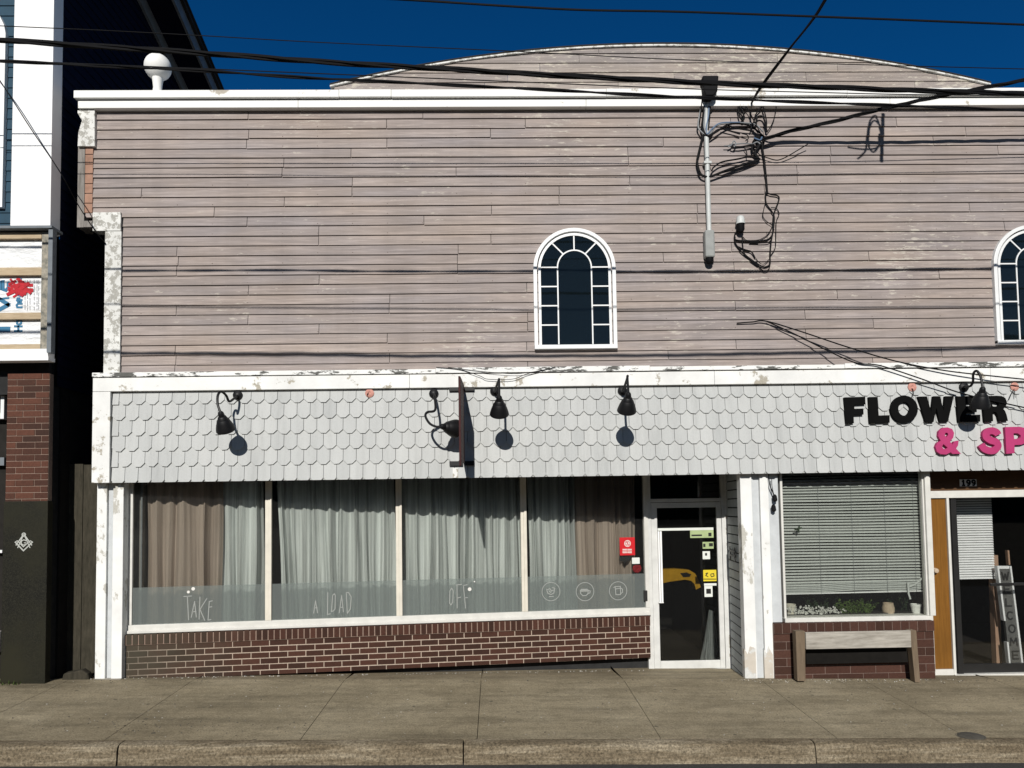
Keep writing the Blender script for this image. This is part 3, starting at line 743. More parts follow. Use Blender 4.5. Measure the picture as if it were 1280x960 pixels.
# return wall between door and right post
xr0, xr1 = P(911, 730, .95).x+.005, P(930, 730, .09).x
RW = Fr((xr0, .95), (xr1-xr0, .09-.95)); RL = math.hypot(xr1-xr0, .86)
mb = MB(); z = -.13
while z < 2.36:
    k = len(mb.v); t = random.random()
    mb.v += [RW.pt(0, z, .004), RW.pt(RL, z, .004), RW.pt(RL, z+.093, 0), RW.pt(0, z+.093, 0), RW.pt(0, z, -.01), RW.pt(RL, z, -.01)]
    mb.face([k, k+1, k+2, k+3], t); mb.face([k+4, k+5, k+1, k], t); z += .108
mb.build('return_siding', 'grey_siding_paint', B)
mb = MB(); mb.box(RW, -.05, RL, -.2, 2.36, -.06, -.011); mb.build('return_backing', 'dark_gap', B)
mb = MB(); mb.box(RW, -.06, -.005, -.15, 2.36, -.05, .03); mb.build('return_trim', 'white_paint', B)
# little wrought H shaped ornament on the return wall
a = RW.px(914.5, 690); b = RW.px(921, 700)
mb = MB(); w0 = (b[0]-a[0])
for L in ([(a[0], a[1]+.06), (a[0]+w0*.15, a[1]), (a[0], a[1]-.09)], [(b[0], a[1]+.06), (b[0]-w0*.15, a[1]), (b[0], a[1]-.09)], [(a[0], a[1]+.02), (b[0], a[1]+.02)], [(a[0], a[1]-.035), (b[0], a[1]-.035)]): mb.stroke(RW, L, .022, .015, .012)
tag(mb.build('wall_ornament', 'dark_metal'), 'small dark metal H shaped ornament on the grey boards beside the glass door', 'ornament')

# ---- right hand shop window
FW2 = FY(.16)
RWd = part('shop_window', B)
g0, g1 = FW2.px(979, 700), FW2.px(1156, 700); zr0, zr1 = FW2.px(1070, 771)[1], 2.33
mb = MB(); mb.box(FW2, g0[0]-.015, g0[0]+.012, zr0, 2.36, -.05, .02); mb.build('frame', 'frame_metal', RWd, bevel=.003)
zsl = FW2.px(1070, 778)[1]
mb = MB(); mb.box(FW2, g0[0]-.02, g1[0]+.03, zsl, zr0+.003, -.35, .055); mb.build('sill', 'frame_metal', RWd, bevel=.004)
mb = MB(); mb.box(FW2, g1[0]+.012, g1[0]+.075, zr0+.004, 2.36, -.09, .05); mb.box(FW2, g1[0]-.006, g1[0]+.011, zr0+.004, 2.36, -.05, .02); mb.build('jamb', 'frame_metal', RWd, bevel=.003)
mb = MB(); mb.box(FW2, g0[0], g1[0], zr0, 2.38, -.012, -.006); mb.build('glass', 'shop_glass', RWd)
# big brick base
FBB = FY(.06)
bx = [FBB.px(966.5, 800)[0], FBB.px(1167, 800)[0]]; zb1 = FBB.px(1070, 777)[1]; zb2 = FBB.px(1070, 790)[1]
mb = MB(); n = 19; wd = (bx[1]-bx[0])/n
for i in range(n): mb.box(FBB, bx[0]+i*wd+.004, bx[0]+(i+1)*wd-.004, zb2+.004, zb1-.002, -.1, .035+random.uniform(-.002, .002), random.random())
SC2 = mb.build('sill_course', 'big_brick', B, bevel=.002)
mb = MB(); mb.box(FBB, bx[0]+.002, bx[1]-.002, zb2, zb1-.004, -.12, .029); mb.build('mortar', 'big_mortar', SC2)
mb = MB(); ch = .0925; z1 = zb2-.004; c = 0
while z1 > -.1:
    x = bx[0]-(.145 if c % 2 else 0)
    while x < bx[1]:
        a, b = max(x, bx[0])+.004, min(x+.29, bx[1])-.004
        if b-a > .03: mb.box(FBB, a, b, z1-ch+.008, z1, -.1, .012+random.uniform(-.002, .002), random.random())
        x += .29
    z1 -= ch; c += 1
BW2 = mb.build('brick_base', 'big_brick', B)
mb = MB(); mb.box(FBB, bx[0]+.002, bx[1]-.002, -.2, zb2-.002, -.12, .007); mb.build('mortar', 'big_mortar', BW2)

# ---- right entrance
FR_ = FY(.36)
DR2 = part('entrance', B)
e0 = FR_.px(1157, 700)[0]; zh0, zh1 = FR_.px(1220, 622)[1], FR_.px(1220, 613)[1]
pz0, pz1 = FR_.px(1180, 836)[1], FR_.px(1175, 623)[1]
xa, xb = FR_.px(1163, 730)[0], FR_.px(1186, 730)[0]; zgd = gz(5.3, .36)
mb = MB(); mb.box(FR_, xa+.002, xb-.002, pz0, zh0-.001, -.03, .005); OP = mb.build('panel', 'varnished_oak', DR2, bevel=.003)
mb = MB(); c_ = P(1167.5, 713, .36); mb.lathe((c_.x, .352, c_.z), (0, -1, 0), [(0, .032), (.012, .032), (.02, .02), (.035, .03), (.05, .026), (.056, .01)], 16); mb.build('knob', 'terracotta', OP, smooth=True)
mb = MB(); mb.box(FR_, xa-.06, xa, zgd, zh0-.001, -.05, .03); mb.box(FR_, xb, xb+.03, zgd, zh0-.001, -.05, .03); mb.box(FR_, xa+.001, xb-.001, zgd, pz0-.001, -.05, .028)
mb.box(FR_, xa-.06, XR, zh0, zh1, -.06, .034); mb.build('frame', 'frame_metal', DR2, bevel=.003)
mb = MB(); mb.box(FR_, xa-.06, XR, zh1+.002, 2.40, -.05, .0); mb.build('header_board', 'brown_board', DR2)
mb = MB(); mb.box(FR_, xb+.032, xb+.14, zgd, zh0-.001, -.08, -.02); mb.box(FR_, xb+.07, xb+.135, zgd, zh0-.001, -.019, .0); mb.build('door_jamb', 'dark_metal', DR2, bevel=.003)
dg0, dg1 = xb+.142, xb+1.5
mb = MB(); mb.box(FR_, dg0, dg1, zgd+.1, zh0-.001, -.055, -.050); mb.build('glass', 'clear_glass', DR2)
mb = MB(); mb.box(FR_, dg0, XR, zgd+.01, zgd+.11, -.07, -.03); mb.box(FR_, dg1, XR, zgd+.112, zh0-.001, -.07, -.03); mb.build('bottom_rail', 'dark_metal', DR2)
pb = FR_.px(1240, 731)
mb = MB(); mb.box(FR_, pb[0], pb[0]+1.0, pb[1]-.016, pb[1]+.016, -.049, -.012); mb.build('push_bar', 'dark_metal', DR2, bevel=.004)
mb = MB(); mb.box(FR_, xb, XR, zgd-.05, zgd+.009, -.12, .05); mb.build('threshold', 'frame_metal', DR2)
# house number
def text_mesh(name, s, size, F, s0, z0, d, ext, mat, parent, offset=0, wx=1.0, shear=0):
    cu = bpy.data.curves.new(name, 'FONT'); cu.body = s; cu.size = size; cu.extrude = ext/2; cu.offset = offset; cu.shear = shear
    o = bpy.data.objects.new(name, cu); COL.objects.link(o)
    dg = bpy.context.evaluated_depsgraph_get(); me = bpy.data.meshes.new_from_object(o.evaluated_get(dg)); bpy.data.objects.remove(o)
    vs_ = [v.co.copy() for v in me.vertices]; mnx = min(v.x for v in vs_); mny = min(v.y for v in vs_)
    mb = MB(); mb.v = [F.pt(s0+(v.x-mnx)*wx, z0+v.y-mny, d+v.z+ext/2) for v in vs_]
    for p in me.polygons: mb.face(list(p.vertices))
    return mb.build(name, mat, parent)
n0, n1 = FR_.px(1199.5, 608), FR_.px(1220, 599)
mb = MB(); mb.box(FR_, n0[0], n1[0], n0[1], n1[1], .002, .008); NP = mb.build('number_plate', 'print_white', DR2)
pw, ph = n1[0]-n0[0], n1[1]-n0[1]
for i, L in enumerate(([[(.35, .7), (.55, 1), (.55, 0)], [(.3, 0), (.8, 0)]],)+2*([arc(.5, .7, .33, .28, 0, 360, 12), [(.83, .7), (.8, .35), (.55, .0), (.3, .02)]],)):
    mb = MB()
    for l_ in L: mb.stroke(FR_, [(n0[0]+pw*(.06+.31*i+.28*x), n0[1]+ph*(.14+.72*z)) for x, z in l_], .019, .0085, .002)
    mb.build('digit', 'letter_black', NP)

# ---- interior shells
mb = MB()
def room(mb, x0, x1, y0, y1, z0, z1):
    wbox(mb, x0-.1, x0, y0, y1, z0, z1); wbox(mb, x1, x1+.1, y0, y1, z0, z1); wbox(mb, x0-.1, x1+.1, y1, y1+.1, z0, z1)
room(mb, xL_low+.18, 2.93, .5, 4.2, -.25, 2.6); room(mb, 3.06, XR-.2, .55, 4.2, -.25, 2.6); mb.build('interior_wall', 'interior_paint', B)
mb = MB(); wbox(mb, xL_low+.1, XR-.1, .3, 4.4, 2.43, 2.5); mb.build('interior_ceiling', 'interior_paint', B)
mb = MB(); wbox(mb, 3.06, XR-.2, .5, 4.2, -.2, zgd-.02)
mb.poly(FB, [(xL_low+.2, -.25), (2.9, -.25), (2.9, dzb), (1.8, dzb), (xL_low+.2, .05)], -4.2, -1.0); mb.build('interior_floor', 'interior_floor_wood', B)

# ------------------------------------------------------------------ curtains
def curtain(x0, x1, mat, label, group, d=-.17, period=.075, lean=0, seed=1, z0=None, depth=.03, x0b=None):
    rr = random.Random(seed); s0, s1 = sfpx(x0, 690, d)[0], sfpx(x1, 690, d)[0]; s0b = s0 if x0b is None else sfpx(x0b, 760, d)[0]
    z0 = zrow+.03 if z0 is None else z0; zt = 2.42; nx = int((s1-s0)/.008); nz = 8; mb = MB(); ph = 0; prof = []
    fr = [rr.uniform(.4, 1.9) for _ in range(200)]; amp = [rr.uniform(.2, 1.25) for _ in range(200)]
    for i in range(nx+1):
        ph += .008/period*fr[int(ph) % 200]*2*.5
        k = int(ph) % 200; t = ph-int(ph); prof.append(depth*2.4*amp[k]*math.sin(math.pi*t)**1.4*(1 if k % 2 else -.8)+.004*math.sin(i*.9))
    for i in range(nx+1):
        for j in range(nz+1):
            v = j/nz; z = z0+(zt-z0)*v; a = s0+(s0b-s0)*(1-v)*1.0; s_ = a+(s1-a)*i/nx+lean*(1-v)*math.sin(i*.05)*.3
            mb.v.append(SFR.pt(s_+.012*math.sin(v*4+i*.11), z, d+prof[i]*(.55+.45*(1-v))+.004*math.sin(v*7+i*.05)))
    for i in range(nx):
        for j in range(nz): q_ = i*(nz+1)+j; mb.face([q_, q_+nz+1, q_+nz+2, q_+1])
    o = mb.build('curtain', mat, smooth=True); tag(o, label, 'curtain', group); return o
G = 'curtains behind the long shop window'
curtain(184, 278, 'taupe_cloth', 'taupe brown curtain at the left end of the long shop window', G, seed=3, period=.07)
curtain(276, 330, 'sheer_cloth', 'narrow white sheer curtain beside the left taupe curtain', G, d=-.19, seed=4, period=.05)
curtain(346, 494, 'sheer_cloth', 'white sheer curtain behind the pane lettered A LOAD', G, seed=5, period=.055, lean=.02, x0b=352)
curtain(503, 652, 'sheer_cloth', 'white sheer curtain behind the pane lettered OFF', G, seed=9, period=.05)
curtain(661, 721, 'sheer_cloth', 'white sheer curtain behind the left part of the pane with cup icons', G, seed=12, period=.05)
curtain(719, 794, 'taupe_cloth', 'taupe curtain behind the red notice at the right end of the long window', G, d=-.16, seed=15, period=.06)
# a pale pole at the far left of the window
s_ = sfpx(176.5, 700, -.1)[0]; mb = MB(); mb.tube([SFR.pt(s_, .62, -.1), SFR.pt(s_, 2.4, -.1)], .012, 8)
tag(mb.build('curtain_wand', 'cable_grey'), 'thin grey vertical rod left of the taupe brown curtain', 'rod')
# red notice
a, b = sfpx(775, 672), sfpx(794.5, 694)
c5 = lambda x, y: (660+x/8, 650+y/8)
NT = empty('notice_sign', SFR.pt((a[0]+b[0])/2, b[1], -.02), 'red rectangular notice with white circle stuck on the shop window', 'notice')
mb = MB(); mb.box(SFR, a[0], b[0], b[1], a[1], -.024, -.020); mb.build('sheet', 'notice_red', NT)
mb = MB(); cc = sfpx(*c5(995, 235), -.02); r_ = .042; mb.poly(SFR, arc(cc[0], cc[1], r_, r_, 0, 345, 23), -.0195, -.0185)
for y in (295, 312, 328): p0, p1 = sfpx(*c5(952, y)), sfpx(*c5(1040, y)); mb.stroke(SFR, [p0, ((p0[0]*.55+p1[0]*.45), p0[1])], .010, -.0195, .001); mb.stroke(SFR, [((p0[0]*.45+p1[0]*.55), p0[1]), p1], .010, -.0195, .001)
mb.build('white_print', 'print_white', NT)
mb = MB(); st_ = lambda L: mb.stroke(SFR, [(cc[0]+x*.03, cc[1]+y*.03) for x, y in L], .007, -.018, .001)
st_([(-.8, .8), (.8, -.8)]); st_(arc(0, 0, 1, 1, 0, 360, 16)); st_([(-.5, -.4), (.1, -.4), (.2, .5), (-.2, .5)]); mb.build('red_print', 'notice_red', NT)
a, b = sfpx(*c5(1045, 378)), sfpx(*c5(1122, 438)); mb = MB(); mb.box(SFR, a[0], b[0], b[1], a[1], -.024, -.019)
NW = tag(mb.build('paper_note', 'sticker_glare_white'), 'small white paper note below and right of the red notice', 'note')
a, b = sfpx(*c5(925, 350)), sfpx(*c5(1045, 430)); mb = MB()
pts = [sfpx(*c5(*q_)) for q_ in ((925, 345), (1040, 347), (1045, 385), (1020, 412), (995, 420), (980, 438), (968, 418), (930, 412))]; mb.poly(SFR, pts, -.06, -.05)
tag(mb.build('dark_tag', 'dark_metal'), 'ragged dark tag hanging under the red notice', 'tag')
mb = MB(); cc = sfpx(*c5(1092, 485), -.06)
for i in range(9):
    an = i*40; x = cc[0]+.03*math.cos(R(an)); z = cc[1]+.03*math.sin(R(an)); mb.lathe(SFR.pt(x, z, -.07), SFR.n, [(-.02, .01), (-.01, .026), (.005, .03), (.02, .015)], 8)
tag(mb.build('red_bow', 'bow_red', smooth=True), 'dark red cloth bow beside the glass door frame', 'bow')
# yellow arch added inside the glass door in place of a vehicle's reflection
FI = FY(1.7)
ip = lambda x, y: FI.px(x, y)
outer = [ip(818, 712)]+[ip(x, y) for x, y in ((845, 711), (862, 712.5), (869, 717), (873, 724), (876, 734))]
inner = [ip(818, 731)]+[ip(x, y) for x, y in ((838, 727), (856, 724.5), (864, 726), (868, 730), (870, 737))]
mb = MB(); mb.ring(FI, outer, inner, -.15, 0, closed=False)
CT = mb.build('reflection_front', 'reflection_yellow'); CT.name = 'reflection_shape'; tag(CT, 'yellow arched shape inside the glass shop door standing in for a vehicle reflection', 'reflection_shape')
mb = MB(); mb.poly(FI, [ip(*q_) for q_ in ((850, 716.5), (858, 715.5), (864, 718), (862, 721), (854, 721.5))], .001, .004); o_ = mb.build('reflection_slot', 'dark_metal', None)
o_.parent = CT; o_.location = o_.location-CT.location
FI2 = FY(1.45); rr = random.Random(21); n = 26; mb = MB(); L0 = [(886, 762), (880, 800), (875, 824), (877, 833)]; L1 = [(892, 764), (896, 790), (898, 815), (899, 832)]
for i in range(n+1):
    u = i/n
    for a_, b_ in zip(L0, L1):
        px_, py_ = a_[0]+(b_[0]-a_[0])*u, a_[1]+(b_[1]-a_[1])*u; q_ = FI2.px(px_, py_); mb.v.append(FI2.pt(q_[0], q_[1], .02*math.sin(i*1.3)+.01*math.sin(i*.5+py_)))
for i in range(n):
    for j in range(3): q_ = i*4+j; mb.face([q_, q_+4, q_+5, q_+1])
tag(mb.build('hanging_cloth', 'sheer_cloth', smooth=True), 'pale crumpled cloth low inside the glass shop door', 'cloth')
# ------------------------------------------------------------------ right window things
FBL = FY(.27)
VB = empty('venetian_blind', FBL.pt(4.1, .87, 0), 'pale venetian blind with a broken bottom corner in the flower shop window', 'blind')
b0, b1 = FBL.px(976, 700)[0], FBL.px(1156, 700)[0]; zb0, zbt_ = FBL.px(1070, 741)[1], 2.34
mb = MB(); z = zb0+.03; rr = random.Random(4)
while z < zbt_:
    sg0 = rr.uniform(0, 6); sag = [.003*math.sin(i*.5+z*5)+.0012*math.sin(i*.8+sg0) for i in range(9)]
    k = len(mb.v); tl = rr.uniform(-.003, .003)
    low = z < zb0+.12
    for i in range(9):
        x = b0+(b1-b0)*i/8; dz = sag[i]-(.0 if not low else .01*math.sin(i*1.1))
        if i == 8 and low: dz += .02
        mb.v += [FBL.pt(x, z+dz-.0095, .013), FBL.pt(x, z+dz+.0105+tl, -.010)]
    for i in range(8): mb.face([k+2*i, k+2*i+2, k+2*i+3, k+2*i+1], rr.random())
    z += .034 if not low else .02
fabric('slat_paint', (.46, .48, .465), .03, .1); mb.build('slats', 'slat_paint', VB)
mb = MB(); mb.tube([FBL.pt(b0, zb0, 0), FBL.pt(b0+(b1-b0)*.55, zb0+.004, 0), FBL.pt(b1-.02, zb0+.008, 0)], .009, 6); mb.build('bottom_rail', 'vinyl_white', VB)
mb = MB()
for f in (.27, .5, .73, .93): x = b0+(b1-b0)*f; mb.tube([FBL.pt(x, zb0, .014), FBL.pt(x, zbt_, .014)], .0018, 4)
mb.build('cord', 'cable_grey', VB)
q = [FBL.px(*t_) for t_ in ((1133, 728), (1134, 742), (1136, 748))]; mb = MB(); mb.stroke(FBL, q, .02, .03, .004); mb.stroke(FBL, [FBL.px(1135, 733), FBL.px(1142, 730), FBL.px(1150, 723)], .02, .03, .004); mb.build('broken_slat', 'slat_paint', VB)
a = FBL.px(994, 661)
mb = MB(); mb.lathe(FBL.pt(a[0], a[1], .09), FBL.n, [(0, .016), (.004, .016)], 10); mb.stroke(FBL, [(a[0]-.04, a[1]-.005), (a[0]+.035, a[1]+.012)], .02, .09, .004); mb.stroke(FBL, [(a[0], a[1]-.03), (a[0]+.01, a[1]+.03)], .018, .09, .005)
tag(mb.build('window_hook', 'dark_leaf'), 'small dark leaf shaped sticker on the upper left of the blinded window', 'sticker')
def pot(px, py, r, h, mat, label, Y=.33, prof=None):
    p = P(px, py, Y); mb = MB(); mb.lathe((p.x, Y, zsl+.012+.02), (0, 0, 1), prof or [(0, r*.8), (h*.8, r), (h*.8, r*1.1), (h, r*1.1), (h, r*.95), (h*.85, r*.9)], 20)
    return tag(mb.build('plant_pot', mat, smooth=True), label, 'pot')
mb = MB(); mb.box(FY(.36), g0[0]-.1, g1[0]+.02, zsl-.05, zr0+.012, -.22, .02); mb.build('window_shelf', 'interior_floor_wood', B)
pot(988.5, 768, .055, .16, 'pot_cream', 'cream plant pot at the left end of the flower shop window sill', Y=.40)
pot(1110.5, 768, .068, .155, 'terracotta', 'tan jug shaped pot on the right half of the flower shop window sill', Y=.40, prof=[(0, .06), (.02, .068), (.1, .07), (.13, .06), (.155, .058), (.155, .045), (.14, .045)])
pot(1145, 768, .055, .14, 'pot_white', 'white plant pot at the right end of the flower shop window sill', Y=.36)
rr = random.Random(3)
mb = MB(); z_ = zr0+.015
for i in range(110):
    t = rr.random(); p = P(985+75*t, 768, .30+rr.random()*.1); c_ = Vector((p.x, p.y, z_+rr.random()**1.5*.09*(1-.5*t)+.01)); r_ = rr.uniform(.008, .017)
    for k_ in range(4):
        an = rr.random()*6.28; u = Vector((math.cos(an), rr.uniform(-.6, .6), math.sin(an)))*r_; v = u.cross(Vector((rr.random()-.5, 1, rr.random()-.5))).normalized()*r_*.7
        q = len(mb.v); mb.v += [c_, c_+u+v, c_+u*1.5, c_+u-v]; mb.face([q, q+1, q+2, q+3])
FLW = tag(mb.build('white_flowers', 'blossom_white'), 'low mass of small white blossoms along the flower shop window sill', 'flowers', kind='stuff')
def leafy(px0, px1, n, hgt, mat, label, Y):
    mb = MB()
    for i in range(n):
        p = P(px0+(px1-px0)*rr.random(), 766, Y+rr.uniform(-.05, .06)); h_ = hgt*rr.uniform(.3, 1); lean = rr.uniform(-.12, .12)
        base = Vector((p.x, p.y, z_)); tip = base+Vector((lean, rr.uniform(-.03, .03), h_))
        mb.tube([base, (base+tip)/2+Vector((lean*.1, 0, .01)), tip], [.0025, .002, .001], 4)
        for k_ in range(7):
            c_ = base.lerp(tip, .3+.7*k_/6); u = Vector((rr.uniform(-1, 1), rr.uniform(-1, .4), rr.uniform(-.2, .8))).normalized()*rr.uniform(.02, .04); v = u.orthogonal().normalized()*.008
            q = len(mb.v); mb.v += [c_, c_+u*.5+v, c_+u, c_+u*.5-v]; mb.face([q, q+1, q+2, q+3])
    return tag(mb.build('potted_plant', mat), label, 'plant')
leafy(1050, 1090, 46, .17, 'leaf_green', 'leafy green plant in the middle of the flower shop window sill', .36)
leafy(1008, 1045, 20, .24, 'dark_leaf', 'dark spindly plant behind the white blossoms in the window', .45)
leafy(1112, 1136, 12, .24, 'dark_leaf', 'dark thin plant between the tan jug and the white pot', .47)
# hanging plug by the right post
FH = FY(.05)
HP = empty('hanging_plug', FH.pt(*FH.px(966, 640), 0), 'black cord with plugs hanging from the soffit beside the right post', 'cord')
mb = MB(); hp = lambda x, y: P(950+x/3.43, 580+y/3.43, .04)
mb.tube(cat_rom([hp(36, 40), hp(42, 90), hp(58, 130), hp(60, 150)]), .006); mb.tube(cat_rom([hp(50, 60), hp(52, 100), hp(62, 140)]), .004); mb.build('wire', 'cable_black', HP)
for (x, y, l) in ((62, 145, 20), (57, 188, 22)):
    mb = MB(); c_ = hp(x, y); mb.lathe(c_+Vector((0, 0, .04)), (.1, 0, -1), [(0, .010), (.02, .024), (.07, .026), (.085, .012)], 10); mb.build('plug', 'cable_black', HP, smooth=True)
# inside right door
FX = FY(.62)
def quadpx(mb, F, L, d0, d1, **k): mb.poly(F, [F.px(*q_) for q_ in L], d0, d1, **k)
c7 = lambda x, y: (1180+x/6, 700+y/6)
VB2 = empty('venetian_blind', FX.pt(5.6, 1.0, 0), 'white slatted blind behind the dark glass of the right entrance', 'blind')
FX3 = FY(.74)
mb = MB(); a, b = FX3.px(1195.5, 724), FX3.px(1240, 650); z = a[1]
while z < 2.1: mb.poly(FX3, [(a[0], z), (b[0], z), (b[0], z+.022), (a[0], z+.022)], -.004, [.012, .012, -.002, -.002]); z += .030
mb.build('slats', 'vinyl_white', VB2)
FX2 = FY(.80)
mb = MB(); quadpx(mb, FX2, [(1240, 694), (1247.5, 694), (1253, 832), (1246, 832)], -.09, 0); tag(mb.build('timber_post', 'lumber'), 'raw timber post leaning inside the right entrance', 'post')
mb = MB(); quadpx(mb, FX2, [(1259.5, 688), (1261.5, 688), (1263, 706), (1261, 706)], -.05, 0); tag(mb.build('timber_strip', 'lumber'), 'thin timber strip behind the welcome board', 'post')
WB = empty('welcome_board', FX.pt(*FX.px(1272, 832), 0), 'tall grey welcome board with white edges leaning inside the right entrance', 'sign')
mb = MB(); quadpx(mb, FX, [(1250, 709), (1262, 709), (1277, 830), (1263, 830)], -.05, -.01); mb.build('board', 'slate_board', WB)
mb = MB()
quadpx(mb, FX, [c7(395, 45), c7(408, 45), c7(460, 455), c7(447, 455)], -.05, .01); quadpx(mb, FX, [c7(468, 615), c7(480, 615), c7(496, 775), c7(484, 775)], -.05, .01); quadpx(mb, FX, [c7(490, 45), c7(502, 45), c7(592, 775), c7(578, 775)], -.05, .01); quadpx(mb, FX, [c7(409, 45), c7(489, 45), c7(490, 66), c7(411, 66)], -.05, .0)
mb.build('edge_rail', 'vinyl_white', WB)
lets = {'W': [[(-1, 1), (-.5, -1), (0, .5), (.5, -1), (1, 1)]], 'E': [[(1, 1), (-.8, 1), (-.8, -1), (1, -1)], [(-.8, 0), (.6, 0)]], 'L': [[(-.8, 1), (-.8, -1), (.9, -1)]], 'C': [arc(0, 0, .9, 1, 50, 310, 12)], 'O': [arc(0, 0, .9, 1, 0, 360, 16)], 'M': [[(-1, -1), (-.8, 1), (0, -.3), (.8, 1), (1, -1)]]}
for i, ch_ in enumerate('WELCOME'):
    cx_, cz_ = FX.px(*c7(462+i*12.8, 120+i*99)); mb = MB()
    for L in lets[ch_]: mb.stroke(FX, [(cx_+x*.042, cz_+y*.045) for x, y in L], .018, -.0095, .004)
    mb.build('letter', 'slate_letter', WB)

# ------------------------------------------------------------------ bench under the right window
zg_ = gz(4, -.1)
BN = empty('plank_bench', (4, -.1, zg_), 'weathered plank bench against the maroon brick under the flower shop window', 'bench')
FBN, FBL_ = FY(-.19), FY(-.16)
a, b = FBN.px(1007.5, 800)[0], FBN.px(1139, 800)[0]; z1, z0 = FBN.px(1070, 789.5)[1], FBN.px(1070, 810.5)[1]
mb = MB(); mb.box(FBN, a, b, z0, z1, -.035, 0); mb.build('front_board', 'weathered_plank', BN, bevel=.004)
mb = MB(); FBK = FY(-.05); mb.box(FBK, FBK.px(1007, 800)[0], FBK.px(1138, 800)[0], FBK.px(1070, 829)[1], FBK.px(1070, 800)[1], -.03, .0); mb.build('dark_space_sheet', 'dark_space_black', BN)  # added black sheet paints in the dark space under the plank
for L in (((994.5, 789), (1006.5, 789), (1007, 851.5), (997, 851.5)), ((1137.5, 788), (1145.5, 788), (1150.5, 853), (1144, 853))):
    mb = MB(); mb.poly(FBL_, [FBL_.px(*q_) for q_ in L], -.10, .0); mb.build('leg', 'weathered_leg', BN, bevel=.004)
mb = MB(); mb.box(FBL_, FBL_.px(1007, 800)[0]+.004, FBL_.px(1138, 800)[0]-.004, FBL_.px(1070, 806)[1], z1-.05, -.08, -.05); mb.build('ledger', 'weathered_leg', BN)

# ------------------------------------------------------------------ signs and lamps on the fascia
FSG = FY(-.012)
SG = empty('shop_sign', FSG.pt(5.5, 2.6, 0), 'raised black FLOWER and pink & SP letters on the pale shingles', 'sign')
c8 = lambda x, y: (1020+x/4.923, 440+y/4.923)
def lp(x, y): return FSG.px(*c8(x, y))
def letter(outer, holes=(), mat='letter_black'):
    cu = bpy.data.curves.new('letter', 'CURVE'); cu.dimensions = '2D'; cu.fill_mode = 'BOTH'; cu.extrude = .02
    for L in (outer,)+tuple(holes):
        s = cu.splines.new('POLY'); s.points.add(len(L)-1); s.use_cyclic_u = True
        for p_, (x, z) in zip(s.points, L): p_.co = (x, z, 0, 1)
    o = bpy.data.objects.new('letter', cu); COL.objects.link(o); dg = bpy.context.evaluated_depsgraph_get(); me = bpy.data.meshes.new_from_object(o.evaluated_get(dg)); bpy.data.objects.remove(o)
    mb = MB(); mb.v = [FSG.pt(v.co.x, v.co.y, .018+v.co.z) for v in me.vertices]
    for p_ in me.polygons: mb.face(list(p_.vertices), .5, 0)
    ob = mb.build('letter', mat, SG); return ob
def L_(pts): return [lp(*p_) for p_ in pts]
letter(L_([(166, 282), (293, 278), (295, 324), (226, 327), (227, 352), (282, 350), (283, 387), (222, 389), (224, 440), (176, 443)]))
letter(L_([(316, 280), (368, 279), (376, 393), (443, 391), (443, 437), (320, 440)]))
def ell(cx, cy_, rx, ry, n=30): return [lp(cx+rx*math.cos(2*math.pi*i/n), cy_+ry*math.sin(2*math.pi*i/n)) for i in range(n)]
letter(ell(533, 355, 83, 84), [ell(532, 352, 36, 42)])
letter(L_([(618, 277), (672, 276), (697, 372), (712, 275), (752, 275), (774, 366), (784, 275), (836, 274), (800, 432), (750, 433), (730, 345), (712, 433), (664, 434)]))
letter(L_([(856, 276), (985, 272), (987, 316), (908, 318), (909, 335), (976, 334), (977, 372), (911, 374), (912, 390), (998, 388), (998, 430), (864, 432)]))
bowl = [(1100, 272), (1130, 274), (1152, 286), (1162, 312), (1156, 336), (1136, 350), (1150, 364), (1160, 390), (1168, 426), (1112, 428), (1104, 388), (1094, 372), (1074, 370), (1077, 428), (1024, 430), (1016, 274)]
letter(L_(bowl), [L_([(1071, 312), (1100, 312), (1112, 320), (1112, 332), (1098, 338), (1072, 338)])])
def thick(L, wd):
    L = [Vector((p.x, p.y)) for p in cat_rom([Vector((x, y, 0)) for x, y in L], 6)]; a, b = [], []
    for i, p_ in enumerate(L):
        t = (L[min(i+1, len(L)-1)]-L[max(i-1, 0)]).normalized(); nn = Vector((-t.y, t.x))*wd/2; a.append(p_+nn); b.append(p_-nn)
    return [lp(p_.x, p_.y) for p_ in a+b[::-1]]
letter(thick([(1108, 512), (1098, 496), (1068, 486), (1038, 498), (1034, 522), (1062, 544), (1096, 556), (1108, 580), (1086, 606), (1054, 608), (1024, 596), (1006, 572)], 42), mat='letter_pink')
letter(L_([(1150, 464), (1240, 462), (1275, 470), (1296, 496), (1298, 530), (1280, 560), (1250, 572), (1208, 574), (1208, 624), (1158, 628)]), [L_([(1202, 502), (1228, 502), (1246, 514), (1246, 526), (1232, 536), (1206, 537)])], mat='letter_pink')
amp_o = [(740, 520), (744, 490), (768, 468), (798, 466), (826, 476), (838, 500), (832, 530), (812, 552), (828, 572), (838, 552), (866, 546), (862, 576), (850, 596), (880, 628), (828, 628), (818, 618), (790, 632), (756, 630), (732, 614), (724, 586), (734, 562), (756, 548)]
letter(L_(amp_o), [L_([(780, 512), (786, 498), (798, 500), (802, 512), (790, 528)]), L_([(772, 568), (764, 584), (774, 598), (790, 598), (798, 590)])], mat='letter_pink')

